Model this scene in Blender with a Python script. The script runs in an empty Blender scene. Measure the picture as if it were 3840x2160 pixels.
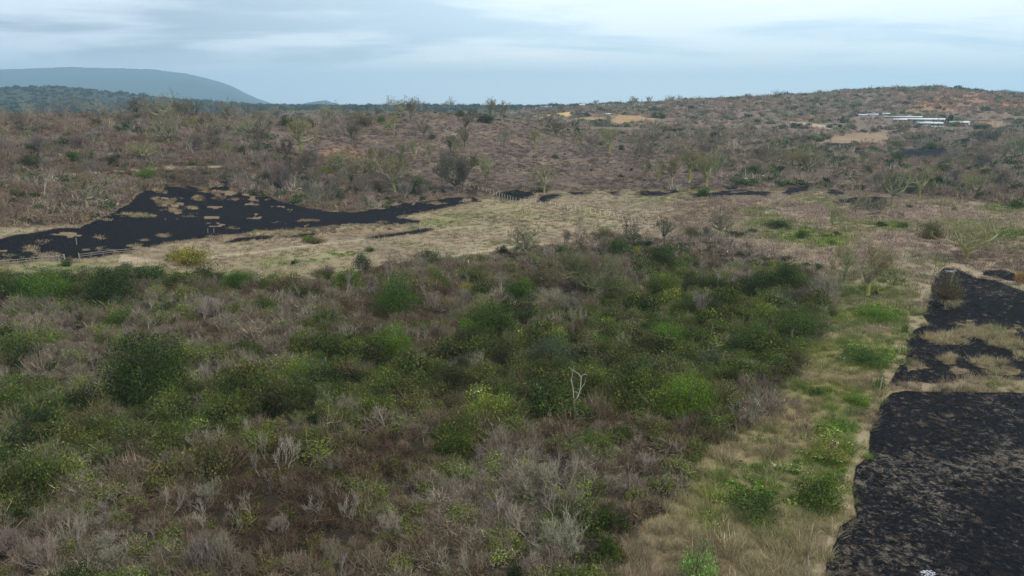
import bpy, math, random
import numpy as np
from mathutils import Vector
sc = bpy.context.scene
COL = sc.collection
R = math.radians

# ------------------------------------------------------------------ camera, sky, sun, exposure
CAMZ = 38.0; FPX = 1803.0; PITCH = R(14.37); PW, PH = 2576.0, 1449.0     # picture coordinates used for survey notes: 2576 x 1449
cam = bpy.data.objects.new('camera', bpy.data.cameras.new('camera'))
COL.objects.link(cam)
cam.location = (0, 0, CAMZ); cam.rotation_euler = (math.pi/2 - PITCH, 0, 0)
cam.data.sensor_width = 36; cam.data.lens = 36*FPX/PW
cam.data.clip_start = 0.5; cam.data.clip_end = 60000
sc.camera = cam
SUN_EL, SUN_AZ = R(52), R(118)         # azimuth clockwise from +Y (view direction)
w = bpy.data.worlds.new('World'); sc.world = w; w.use_nodes = True
nt = w.node_tree; nt.nodes.clear()
def N(t, ty, **k):
    n = t.nodes.new(ty)
    for a, b in k.items():
        if a in ('operation', 'blend_type', 'data_type', 'noise_dimensions', 'attribute_name', 'attribute_type', 'sky_type', 'mode', 'feature', 'vector_type', 'domain', 'transform_space', 'normalize', 'clamp', 'use_clamp', 'interpolation_type'): setattr(n, a, b)
        else: n.inputs[a.replace('_', ' ')].default_value = b
    return n
out = N(nt, 'ShaderNodeOutputWorld'); bg = N(nt, 'ShaderNodeBackground'); bg.inputs['Strength'].default_value = 0.11
sky = N(nt, 'ShaderNodeTexSky', sky_type='NISHITA'); sky.sun_disc = False; sky.sun_elevation = SUN_EL; sky.sun_rotation = SUN_AZ
sky.air_density = 1.2; sky.dust_density = 2.0; sky.ozone_density = 1.2
tc = N(nt, 'ShaderNodeTexCoord'); sep = N(nt, 'ShaderNodeSeparateXYZ'); nt.links.new(tc.outputs['Generated'], sep.inputs[0])
def M_(op, a, b=None, t=nt, clamp=False):
    n = t.nodes.new('ShaderNodeMath'); n.operation = op; n.use_clamp = clamp
    for i, x in enumerate((a, b)):
        if x is None: continue
        if isinstance(x, (int, float)): n.inputs[i].default_value = x
        else: t.links.new(x, n.inputs[i])
    return n.outputs[0]
def mapr(x, a, b, c, d, t=nt, smooth=False):
    n = t.nodes.new('ShaderNodeMapRange'); n.clamp = True
    if smooth: n.interpolation_type = 'SMOOTHSTEP'
    t.links.new(x, n.inputs[0])
    for i, v in enumerate((a, b, c, d)): n.inputs[i+1].default_value = v
    return n.outputs[0]
def mixc(f, a, b, t=nt, bt='MIX'):
    n = t.nodes.new('ShaderNodeMix'); n.data_type = 'RGBA'; n.blend_type = bt
    for i, x in ((0, f), (6, a), (7, b)):
        if isinstance(x, (int, float)): n.inputs[i].default_value = x
        elif isinstance(x, tuple): n.inputs[i].default_value = (*x, 1)
        else: t.links.new(x, n.inputs[i])
    return n.outputs[2]
def noise(t, vec, scale, detail=4, rough=0.5, dist=0.0):
    n = t.nodes.new('ShaderNodeTexNoise'); n.inputs['Scale'].default_value = scale; n.inputs['Detail'].default_value = detail
    n.inputs['Roughness'].default_value = rough; n.inputs['Distortion'].default_value = dist
    if vec is not None: t.links.new(vec, n.inputs['Vector'])
    return n.outputs['Fac']
# cloud deck: the view direction meets a flat deck far overhead
zz = M_('ADD', M_('MAXIMUM', sep.outputs['Z'], 0.0), 0.085)
comb = N(nt, 'ShaderNodeCombineXYZ')
nt.links.new(M_('MULTIPLY', M_('DIVIDE', sep.outputs['X'], zz), 0.62), comb.inputs[0])
nt.links.new(M_('DIVIDE', sep.outputs['Y'], zz), comb.inputs[1]); comb.inputs[2].default_value = 3.7
c1 = noise(nt, comb.outputs[0], 0.8, 8, 0.55, 0.3)
c2 = noise(nt, comb.outputs[0], 0.34, 3, 0.5, 0.3)
azx = M_('DIVIDE', sep.outputs['X'], M_('MAXIMUM', sep.outputs['Y'], 0.25))
side = mapr(azx, -0.75, 0.2, 0.0, 1.0, smooth=True)
dens = M_('ADD', M_('MULTIPLY', c1, 0.6), M_('MULTIPLY', c2, 0.45))
thick = mapr(M_('SUBTRACT', dens, M_('MULTIPLY', side, 0.04)), 0.47, 0.60, 0.0, 1.0, smooth=True)
thick = M_('MULTIPLY', thick, mapr(sep.outputs['Z'], 0.025, 0.07, 0.0, 1.0, smooth=True))
pale = mixc(side, (7.6, 8.4, 9.3), (10.0, 10.9, 11.2))
grey = mixc(side, (3.3, 3.9, 4.8), (7.0, 8.6, 9.6))
cloud = mixc(thick, pale, grey)
bright = M_('MULTIPLY', mapr(dens, 0.40, 0.50, 1.0, 0.0, smooth=True), mapr(side, 0.3, 1.0, 0.15, 0.9))
cloud = mixc(bright, cloud, (11.8, 11.6, 11.4))
base = mixc(0.9, sky.outputs[0], cloud)
final = mixc(mapr(sep.outputs['Z'], 0.0, 0.065, 0.85, 0.0, smooth=True), base, mixc(side, (7.6, 9.0, 11.0), (12.0, 13.4, 13.8)))
nt.links.new(final, bg.inputs['Color']); nt.links.new(bg.outputs[0], out.inputs[0])
sun = bpy.data.objects.new('sun', bpy.data.lights.new('sun', 'SUN')); COL.objects.link(sun)
sun.data.energy = 1.5; sun.data.angle = R(10); sun.data.color = (1.0, 0.95, 0.88)
sdir = Vector((math.sin(SUN_AZ)*math.cos(SUN_EL), math.cos(SUN_AZ)*math.cos(SUN_EL), math.sin(SUN_EL)))
sun.rotation_euler = sdir.to_track_quat('Z', 'Y').to_euler()
vs = sc.view_settings
sc.display_settings.display_device = 'sRGB'; vs.view_transform = 'Standard'; vs.look = 'None'; vs.exposure = 0.3; vs.gamma = 1.0; vs.use_curve_mapping = False
cy = sc.cycles
cy.max_bounces = 4; cy.diffuse_bounces = 2; cy.glossy_bounces = 1; cy.transmission_bounces = 2; cy.transparent_max_bounces = 4; cy.volume_bounces = 0
cy.use_adaptive_sampling = False; cy.use_denoising = True; cy.denoiser = 'OPENIMAGEDENOISE'; cy.denoising_input_passes = 'RGB_ALBEDO_NORMAL'; cy.denoising_prefilter = 'NONE'; cy.caustics_reflective = False; cy.caustics_refractive = False
cy.sample_clamp_indirect = 4

# ------------------------------------------------------------------ survey helpers
SP, CP = math.sin(PITCH), math.cos(PITCH)
def raydir(u, v):
    a = (np.asarray(u, float)-PW/2)/FPX; b = (PH/2-np.asarray(v, float))/FPX
    return a, CP + b*SP, -SP + b*CP
def project(x, y, z):
    dz = z - CAMZ
    f = y*CP - dz*SP; up = y*SP + dz*CP
    f = np.where(f < 1e-3, 1e-3, f)
    return PW/2 + FPX*x/f, PH/2 - FPX*up/f, f
def hash2(ix, iy, s):
    h = (ix.astype(np.int64)*374761393 + iy.astype(np.int64)*668265263 + s*1442695041) & 0x7fffffff
    h = ((h ^ (h >> 13))*1274126177) & 0x7fffffff
    return ((h ^ (h >> 16)) & 0xffff)/65535.0
def vnoise(x, y, cell, s=0):
    x = np.asarray(x, float)/cell; y = np.asarray(y, float)/cell
    ix = np.floor(x); iy = np.floor(y); fx = x-ix; fy = y-iy
    fx = fx*fx*(3-2*fx); fy = fy*fy*(3-2*fy)
    a = hash2(ix, iy, s); b = hash2(ix+1, iy, s); c = hash2(ix, iy+1, s); d = hash2(ix+1, iy+1, s)
    return (a*(1-fx)+b*fx)*(1-fy) + (c*(1-fx)+d*fx)*fy
def fbm(x, y, cell, s=0, o=4):
    t = 0; am = 0.5; tot = 0
    for k in range(o):
        t = t + am*vnoise(x, y, cell/2**k, s+17*k); tot += am; am *= 0.55
    return t/tot
def sstep(a, b, x):
    t = np.clip((x-a)/(b-a), 0, 1); return t*t*(3-2*t)

# terrain table: (column in the picture, [(row, distance) or ('z', height, distance)])
COLS = [
 (-900, [(640,200),(530,260),(440,320),(370,380),(315,430),('z',24,560),('z',8,800),('z',0,1400),('z',30,2300),(226,3000),('z',20,4200),('z',0,7000)]),
 (0,    [(600,206),(490,266),(420,315),(356,370),(298,430),('z',22,560),('z',6,800),('z',0,1400),('z',40,2300),(222,3000),('z',20,4200),('z',0,7000)]),
 (160,  [(592,212),(490,268),(420,315),(354,372),(290,432),('z',22,560),('z',6,800),('z',0,1400),('z',40,2300),(217,3000),('z',20,4200),('z',0,7000)]),
 (300,  [(560,230),(480,275),(420,320),(354,376),(290,436),('z',20,560),('z',6,800),('z',0,1400),('z',30,2300),(234,3000),('z',20,4200),('z',0,7000)]),
 (450,  [(520,270),(470,296),(410,335),(346,392),(289,446),('z',20,560),('z',6,800),('z',0,1400),('z',22,2300),(250,3000),('z',10,4200),('z',0,7000)]),
 (640,  [(500,292),(470,312),(410,350),(346,402),(298,452),('z',18,560),('z',10,800),(290,1200),('z',22,2000),(263,2900),('z',10,4200),('z',0,7000)]),
 (900,  [(510,285),(450,327),(390,385),(328,450),(294,500),('z',20,640),('z',12,900),(285,1300),('z',26,2000),(265,2800),('z',10,4200),('z',0,7000)]),
 (1100, [(500,292),(440,337),(380,394),(318,456),(281,500),('z',24,640),('z',14,900),('z',16,1400),('z',28,2000),(266,2600),('z',10,4200),('z',0,7000)]),
 (1300, [(495,298),(440,345),(380,412),(325,488),(298,530),('z',20,640),('z',16,820),('z',16,1200),(272,2000),(268,2600),('z',10,4200),('z',0,7000)]),
 (1400, [(490,305),(440,352),(380,428),(330,515),(310,560),('z',14,650),(303,800),(287,920),(276,1200),(269,1800),(268,2500),('z',10,4200),('z',0,7000)]),
 (1550, [(487,312),(430,380),(375,462),(335,590),(318,690),(309,780),(288,880),(284,960),(272,1300),(262,1700),('z',30,2500),('z',0,5000),('z',0,7000)]),
 (1700, [(482,322),(410,412),(360,525),(320,680),(300,800),(275,960),(254,1120),('z',46,1300),('z',20,2200),('z',0,5000),('z',0,7000)]),
 (2000, [(474,335),(430,425),(385,540),(340,690),(300,880),(262,1100),(241,1320),('z',56,1500),('z',20,2500),('z',0,5000),('z',0,7000)]),
 (2150, [(474,335),(430,430),(390,570),(350,700),(315,860),(275,1080),(230,1400),('z',66,1600),('z',20,2500),('z',0,5000),('z',0,7000)]),
 (2350, [(478,328),(430,440),(395,580),(350,720),(318,880),(290,1010),(226,1420),('z',70,1650),('z',20,2600),('z',0,5000),('z',0,7000)]),
 (2480, [(480,325),(425,445),(385,580),(345,740),(315,900),(290,1010),(240,1400),('z',60,1700),('z',20,2600),('z',0,5000),('z',0,7000)]),
 (2576, [(484,320),(425,440),(380,590),(345,740),(315,900),(290,1050),(246,1420),('z',54,1700),('z',20,2600),('z',0,5000),('z',0,7000)]),
 (3500, [(484,320),(425,440),(380,590),(345,740),(315,900),(290,1050),(250,1420),('z',40,1700),('z',20,2600),('z',0,5000),('z',0,7000)]),
]
def _tab():
    caz, cz = [], []
    LG = np.linspace(math.log(60), math.log(18000), 520)
    for u, kn in COLS:
        a, b, c = raydir(u, 420.0)
        caz.append(math.atan2(a, b))
        D, Z = [60, 150], [0, 0]
        for k in kn:
            if k[0] == 'z': D.append(k[2]); Z.append(k[1])
            else:
                a, b, c = raydir(u, k[0]); D.append(k[1]); Z.append(CAMZ + c/math.hypot(a, b)*k[1])
        D.append(18000); Z.append(0)
        cz.append(np.interp(LG, np.log(D), Z))
    AZ = np.linspace(caz[0], caz[-1], 320)
    cz = np.array(cz)
    T = np.array([np.interp(AZ, caz, cz[:, j]) for j in range(len(LG))]).T
    def sm(A, n, ax):
        k = np.hanning(n+2)[1:-1]; k /= k.sum()
        P = np.pad(A, [(n//2, n//2) if i == ax else (0, 0) for i in range(2)], mode='edge')
        return np.apply_along_axis(lambda r: np.convolve(r, k, 'valid'), ax, P)
    T = sm(sm(T, 9, 1), 9, 0)
    return AZ, LG, T
AZT, LGT, TT = _tab()
def height(x, y):
    x = np.asarray(x, float); y = np.asarray(y, float)
    d = np.hypot(x, y); az = np.clip(np.arctan2(x, y), AZT[0], AZT[-1]); lg = np.clip(np.log(np.maximum(d, 1)), LGT[0], LGT[-1])
    fa = (az-AZT[0])/(AZT[1]-AZT[0]); fl = (lg-LGT[0])/(LGT[1]-LGT[0])
    ia = np.clip(fa.astype(int), 0, len(AZT)-2); il = np.clip(fl.astype(int), 0, len(LGT)-2)
    fa = fa-ia; fl = fl-il
    z = (TT[ia, il]*(1-fl)+TT[ia, il+1]*fl)*(1-fa) + (TT[ia+1, il]*(1-fl)+TT[ia+1, il+1]*fl)*fa
    amp = sstep(40, 330, d)*0.6 + sstep(300, 700, d)*2.2 + sstep(900, 1600, d)*5 + sstep(2200, 3500, d)*12
    z = z + (fbm(x, y, 70, 3, 3)-0.5)*np.minimum(amp, 3)*1.4 + (fbm(x, y, 240, 5, 4)-0.5)*sstep(600, 1500, d)*amp*1.2
    return z
_gd = np.exp(np.linspace(math.log(30), math.log(9000), 2600))
def ground(u, v, far=None):
    """point of the terrain seen at picture position (u, v); the crest when the ray clears it. far = (dmin, dmax) narrows the search"""
    a, b, c = raydir(u, v); h = math.hypot(a, b); a, b, c = a/h, b/h, c/h
    D = _gd if far is None else _gd[(_gd > far[0]) & (_gd < far[1])]
    gap = CAMZ + c*D - height(a*D, b*D)
    k = np.nonzero(gap <= 0)[0]
    if len(k) and k[0] > 0:
        i = k[0]; t = gap[i-1]/(gap[i-1]-gap[i]); d = D[i-1] + t*(D[i]-D[i-1])
    else:
        m = D < 1700 if far is None else D > 0
        i = int(np.argmin((gap/D)[m])); d = D[m][i]
    x, y = a*d, b*d
    return float(x), float(y), float(height(x, y)), float(d)

# ------------------------------------------------------------------ ground cover zones, surveyed outline by outline
def psdf(u, v, poly):
    """signed distance (inside positive) to a polygon, rows counted double because they are foreshortened"""
    P = np.array(poly, float); out_ = np.full(u.shape, -99.0)
    m = (u > P[:, 0].min()-60) & (u < P[:, 0].max()+60) & (v > P[:, 1].min()-40) & (v < P[:, 1].max()+40)
    if not m.any(): return out_
    x, y = u[m], v[m]*1.6; dmin = np.full(x.shape, 1e9); ins = np.zeros(x.shape, bool)
    Q = P*np.array([1, 1.6])
    for i in range(len(Q)):
        x0, y0 = Q[i]; x1, y1 = Q[(i+1) % len(Q)]
        ex, ey = x1-x0, y1-y0; t = np.clip(((x-x0)*ex+(y-y0)*ey)/(ex*ex+ey*ey+1e-9), 0, 1)
        dmin = np.minimum(dmin, (x-x0-t*ex)**2+(y-y0-t*ey)**2)
        c = (y0 > y) != (y1 > y)
        with np.errstate(divide='ignore', invalid='ignore'):
            ins ^= c & (x < (x1-x0)*(y-y0)/(y1-y0+1e-12)+x0)
    d = np.sqrt(dmin); out_[m] = np.where(ins, d, -d); return out_
def blob(u, v, L):
    r = np.zeros(u.shape)
    for (bu, bv, ru, rv, s) in L: r = np.maximum(r, s*np.exp(-(((u-bu)/ru)**2+((v-bv)/rv)**2)))
    return r
BURN_R = [[(2076,1700),(2077,1449),(2082,1384),(2102,1369),(2112,1324),(2154,1299),(2144,1227),(2153,1174),(2184,1152),(2189,1087),(2202,1048),(2217,1015),(2242,990),(2282,984),(2340,986),(2432,985),(2500,987),(2700,990),(3300,1000),(3300,1700)],
          [(2234,973),(2257,928),(2284,893),(2279,858),(2302,830),(2337,815),(2319,790),(2332,780),(2342,738),(2344,716),(2357,691),(2377,673),(2407,677),(2425,684),(2457,700),(2507,705),(2545,722),(2600,742),(3200,800),(3200,965),(2576,956),(2507,953),(2432,951),(2372,963),(2330,962),(2284,958),(2279,970)],
          [(2470,690),(2480,680),(2520,678),(2560,690),(2640,690),(2640,722),(2576,712),(2540,705)]]
BURN_L = [[(-500,640),(-200,620),(0,602),(40,590),(62,589),(150,574),(200,573),(228,560),(250,549),(287,532),(305,522),(327,514),(335,500),(350,487),(375,479),(425,469),(487,471),(532,474),(557,455),(575,452),(587,458),(572,474),(590,484),(644,489),(680,497),(714,508),(756,518),(819,531),(894,533),(956,523),(1019,511),(1094,503),(1144,496),(1194,498),(1209,506),(1156,516),(1119,523),(1069,533),(1010,543),(1000,548),(1056,555),(1052,562),(1000,566),(960,566),(900,563),(834,569),(760,575),(700,579),(644,580),(600,590),(562,590),(500,600),(425,609),(375,622),(300,638),(250,646),(215,650),(175,660),(150,655),(110,650),(62,661),(0,664),(-300,690)],
          [(560,612),(600,598),(660,594),(690,592),(680,600),(620,606)], [(700,596),(760,588),(800,586),(790,594),(740,598)],
          [(920,600),(950,592),(1010,584),(1050,577),(1085,574),(1090,578),(1060,586),(1010,591),(960,598)],
          [(1240,492),(1262,482),(1300,479),(1338,482),(1343,490),(1322,498),(1300,505),(1262,500)],
          [(1360,492),(1400,488),(1412,490),(1390,500),(1370,510),(1352,508)]]
BURN_M = [[(1430,484),(1470,478),(1490,484),(1470,490),(1436,491)],[(1530,482),(1560,478),(1562,488),(1545,492)],
          [(1596,486),(1620,478),(1660,482),(1700,478),(1712,482),(1690,490),(1640,494),(1604,492)],
          [(1728,492),(1750,486),(1790,484),(1820,478),(1860,480),(1920,480),(1950,486),(1930,496),(1870,492),(1800,496),(1745,498)],
          [(1815,470),(1850,462),(1880,468),(1875,476),(1830,480)],
          [(1965,486),(1985,470),(2010,467),(2040,471),(2038,480),(2005,486),(1980,492)],
          [(2075,482),(2090,476),(2130,484),(2140,490),(2110,494),(2085,490)],
          [(2090,508),(2120,500),(2180,492),(2230,495),(2236,512),(2222,524),(2180,530),(2150,526),(2135,512),(2105,516)],
          [(2255,496),(2275,494),(2270,499),(2255,500)]]
BURN_F = [[(2205,396),(2260,378),(2310,372),(2370,370),(2400,378),(2385,392),(2340,398),(2290,404),(2240,402)],[(2050,366),(2080,358),(2130,360),(2160,368),(2140,376),(2090,372)],[(2110,382),(2150,376),(2200,386),(2190,396),(2150,392)]]
PATH = [[(2020,1700),(2030,1449),(2060,1384),(2080,1369),(2085,1330),(2125,1300),(2112,1230),(2125,1170),(2150,1150),(2160,1087),(2180,1040),(2195,1005),(2205,975),(2225,930),(2250,895),(2250,850),(2270,820),(2290,780),(2305,738),(2310,700),(2330,680),(2345,662),(2380,652),(2410,660),(2440,672),(2500,690),(2560,706),(2700,735),(2700,750),(2576,730),(2507,705),(2457,698),(2407,674),(2370,670),(2352,691),(2340,716),(2336,738),(2328,780),(2312,790),(2330,815),(2298,830),(2274,858),(2279,893),(2252,928),(2230,973),(2280,972),(2284,960),(2330,964),(2372,966),(2432,954),(2507,956),(2576,958),(3300,970),(3300,1000),(2576,986),(2432,983),(2282,982),(2238,988),(2212,1013),(2197,1048),(2184,1087),(2178,1150),(2148,1172),(2138,1227),(2148,1299),(2106,1322),(2096,1367),(2076,1382),(2072,1449),(2070,1700)]]
MEADOW = [[(-600,760),(0,692),(200,700),(300,690),(420,712),(560,702),(640,716),(700,720),(770,706),(800,690),(900,688),(1000,666),(1100,652),(1240,640),(1300,622),(1420,618),(1500,592),(1560,588),(1640,600),(1720,600),(1780,588),(1850,612),(1950,640),(2010,665),(2085,720),(2090,770),(2096,830),(2040,880),(2020,920),(1980,965),(1930,1030),(1860,1090),(1790,1120),(1765,1160),(1745,1210),(1700,1260),(1640,1300),(1570,1360),(1545,1449),(1520,1700),(3400,1700),(3400,520),(2576,520),(2400,500),(2250,490),(2100,480),(1950,476),(1800,476),(1600,476),(1500,476),(1400,480),(1300,488),(1200,498),(1100,506),(1000,516),(900,532),(800,540),(700,530),(560,500),(450,480),(340,500),(230,560),(120,570),(0,570),(-600,600)]]
PURPLE = [[(700,330),(850,345),(960,330),(1080,292),(1160,288),(1240,312),(1330,318),(1400,345),(1480,372),(1560,380),(1640,392),(1700,402),(1740,430),(1830,440),(1860,470),(1700,476),(1500,474),(1300,478),(1180,470),(1100,470),(1060,440),(1000,425),(880,400),(780,395),(700,380)]]
YFIELD = [[(1330,297),(1345,290),(1400,284),(1440,281),(1437,292),(1410,300),(1360,301)]]
OFIELD = [[(1440,298),(1480,295),(1530,293),(1560,289),(1610,291),(1655,300),(1620,304),(1580,312),(1545,309),(1500,303),(1450,304)]]
RFIELD = [[(2040,362),(2060,350),(2120,338),(2180,332),(2230,334),(2240,345),(2235,362),(2150,366),(2080,366)],[(1976,372),(2050,373),(2130,381),(2200,388),(2190,392),(2100,388),(2040,384),(1990,380)],[(2145,396),(2210,399),(2205,402),(2150,401)],[(2290,405),(2360,398),(2360,402),(2300,408)],[(2440,312),(2500,306),(2576,312),(2576,318),(2480,322),(2430,318)]]
TRACK = [[(1910,300),(1960,303),(2030,309),(2080,316),(2120,326),(2115,330),(2060,320),(2010,313),(1950,306),(1910,303)],
         [(160,437),(250,432),(350,426),(430,420),(500,418),(560,417),(560,421),(480,423),(400,428),(320,433),(240,440),(165,444)],
         [(300,638),(420,662),(470,650),(560,640),(644,633),(760,616),(856,608),(926,599),(970,595),(1050,586),(1115,576),(1200,566),(1230,560),(1230,563),(1115,580),(1050,590),(926,604),(856,613),(760,621),(644,638),(560,646),(470,656),(300,668)],
         [(0,697),(120,693),(200,686),(290,676),(420,660),(440,662),(290,682),(200,691),(120,699),(0,702)],
         [(770,700),(830,690),(880,683),(940,676),(990,662),(1040,657),(1090,648),(1140,641),(1200,632),(1240,626),(1300,616),(1400,610),(1440,604),(1440,608),(1300,622),(1200,638),(1090,654),(990,668),(880,690),(800,704)]]
REDSOIL = [(2420,245,110,18,1),(2540,262,80,20,1),(2260,240,60,10,.6),(1900,262,90,10,.4),(2330,262,60,18,1),(2400,268,60,14,1),(2290,255,30,12,.5),(2470,262,60,12,.7),(2380,232,60,8,.5),(2490,308,25,4,1),(2050,298,30,6,.8),(860,385,45,12,1),(870,400,50,10,.8),(1990,300,20,8,.6),(830,275,60,8,.7),(760,272,60,6,.6),(1330,272,60,5,.5),(2560,275,60,8,.6),(1130,500,60,10,.5),(760,592,160,9,.5),(960,583,90,8,.6),(880,572,100,8,.4),(2180,375,50,12,.5)]
GREENB = [(1750,830,330,80,.9),(1800,930,300,60,1),(1250,880,150,60,.7),(1000,960,200,70,.8),(800,1010,230,70,.75),(1400,990,300,60,.9),(600,1060,250,70,.5),(80,1060,200,110,.6),(380,980,170,80,.6),(1650,1010,200,60,.8),(1300,1060,260,50,.7),(900,1090,200,50,.5),(80,722,170,32,1),(560,706,190,26,.8),(1650,650,90,40,.4),(1950,720,90,50,.6),(1200,800,90,40,.5),(350,1110,160,50,.5),
          (1500,1130,200,40,.5),(1750,1110,130,50,.7),(1050,1180,200,35,.4),(640,1260,120,30,.3),(330,700,200,25,.5),(1550,830,120,50,.6),(700,1130,150,50,.5),(1000,1320,90,60,.2),(100,1250,120,60,.3)]
GREENG = [(2120,1200,26,80,.85),(1960,1330,90,40,.4),(1800,1310,80,40,.35),(1990,1180,70,30,.5),(1930,1100,60,30,.4),(2100,1090,50,70,.9),(2080,1160,110,30,.7),(2070,1240,70,55,1),(1880,1240,110,45,.9),(2172,900,110,38,1),(2207,795,100,20,1),(2277,833,26,22,.9),(2160,1010,50,25,.6),(2050,985,70,20,.8),(1960,960,60,20,.4),(2092,614,60,14,.9),(2100,595,90,14,.6),(2000,590,110,22,.6),(1950,565,100,12,.6),(2230,570,110,14,.5),(2400,560,120,12,.5),(2540,590,60,14,.6),(2230,700,70,40,.6),(2180,720,90,50,.5),(1120,560,50,8,.5),(1160,545,90,8,.4),(760,655,60,8,.7),(860,640,60,8,.7),(700,660,60,12,.5),(300,680,160,10,.8),(150,675,120,14,.8),(430,690,160,16,.6),(1350,545,60,8,.3),(1650,505,60,10,.5),(2080,510,60,14,.4),(1900,1180,60,30,.5),(2030,870,40,20,.3),(2260,770,30,25,.4),(2040,1400,40,30,.15),(2500,970,14,6,.8),(2540,520,60,14,.6)]
TANPATCH = [(510,478,22,9,1),(395,478,22,8,1),(420,508,30,9,1),(350,545,45,4,.9),(430,530,30,5,.8),(480,524,25,5,.7),(500,500,14,7,.9),(545,487,20,7,1),(560,500,30,5,.8),(600,505,25,5,.7),(250,555,40,3,.8),(110,608,14,7,1),(80,625,16,6,1),(250,600,22,5,.8),(410,594,14,4,1),(460,586,0.1,0.1,0),(365,605,10,3,.9),(640,515,14,4,.6),(590,575,14,4,.8),(720,585,40,5,.8),(690,560,12,4,.6),(770,556,30,3,.6),(200,655,30,4,.6),(340,620,25,6,.8),(270,630,40,8,.7),(120,645,50,8,.8),(20,650,40,10,.9),(960,560,25,3,.6),(1100,512,35,4,.7),(1170,508,20,4,.7),(330,540,50,3,.7),(470,545,20,3,.6),(980,572,60,5,.7),(880,580,60,6,.9),(50,576,40,2,.6),
            (2390,852,70,16,.9),(2480,838,80,20,.75),(2530,865,50,16,.75),(2388,903,20,12,.85),(2300,920,28,8,.75),(2410,932,22,7,.8),(2490,912,60,14,.6),(2515,934,30,10,.85),(2400,765,20,9,.85),(2560,895,30,20,.6)]
BRUSH = [(330,636,60,4,.8),(240,650,40,4,.7),(430,612,60,4,.8),(520,598,60,4,.8),(620,594,60,5,.8),(60,606,60,4,.5),(300,522,30,5,.7),(700,505,60,5,.7),(860,528,80,5,.8),(1000,515,60,4,.7),(700,592,140,7,.8),(820,580,120,8,.9),(930,572,120,9,1),(970,552,60,5,.8),(660,575,80,6,.6),(2300,518,150,10,1),(2180,575,90,8,.6),(2460,600,110,14,.7),(2480,650,110,24,1),(2560,640,80,40,1),(1500,548,50,5,.6),(1245,502,45,6,.9),(1140,508,60,6,.7),(1400,500,30,6,.5),(2080,560,120,8,.4),(1330,600,60,8,.5),(1460,590,60,10,.7),(1000,655,60,8,.5),(1180,640,50,8,.4),(100,520,110,30,.6),(230,500,60,25,.6),(60,640,60,8,.6),(2440,560,80,8,.5),(2520,520,90,10,.8),(1950,560,80,6,.5),(2250,545,120,8,.6),(2110,380,60,9,.7),(2200,372,50,7,.7)]
def zones(x, y):
    x = np.asarray(x, float); y = np.asarray(y, float); z = height(x, y)
    u, v, f = project(x, y, z); d = np.hypot(x, y)
    nz = lambda p, lo, hi, w=6: np.where((d > lo) & (d < hi), np.clip(0.5 + np.max([psdf(u, v, q) for q in p], axis=0)/(2*w), 0, 1), 0.0)
    Z = dict(u=u, v=v, z=z, d=d)
    Z['burnR'] = nz(BURN_R, 0, 400); Z['burnL'] = nz(BURN_L, 150, 420, 8); Z['burnM'] = nz(BURN_M, 200, 480, 9); Z['burnF'] = nz(BURN_F, 480, 800, 9)
    tan = blob(u, v, TANPATCH)*(d < 450)
    Z['tan'] = tan
    Z['path'] = np.clip(nz(PATH, 0, 400, 7)*2-0.95, 0, 1); Z['meadow'] = nz(MEADOW, 0, 420, 8)
    Z['purple'] = nz(PURPLE, 280, 620, 10)
    Z['yf'] = nz(YFIELD, 700, 1300, 3); Z['of'] = nz(OFIELD, 650, 1200, 4); Z['rf'] = np.clip(nz(RFIELD, 440, 1000, 9)*(0.7+0.6*fbm(x, y, 25, 201, 3)), 0, 1)
    Z['track'] = nz(TRACK[:1], 500, 1200, 2) + nz(TRACK[1:2], 250, 400, 2) + nz(TRACK[2:], 100, 400, 2)
    Z['red'] = blob(u, v, REDSOIL)
    Z['gb'] = blob(u, v, GREENB)*(d < 300); Z['gg'] = blob(u, v, GREENG)*(d < 400)
    return Z
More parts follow.
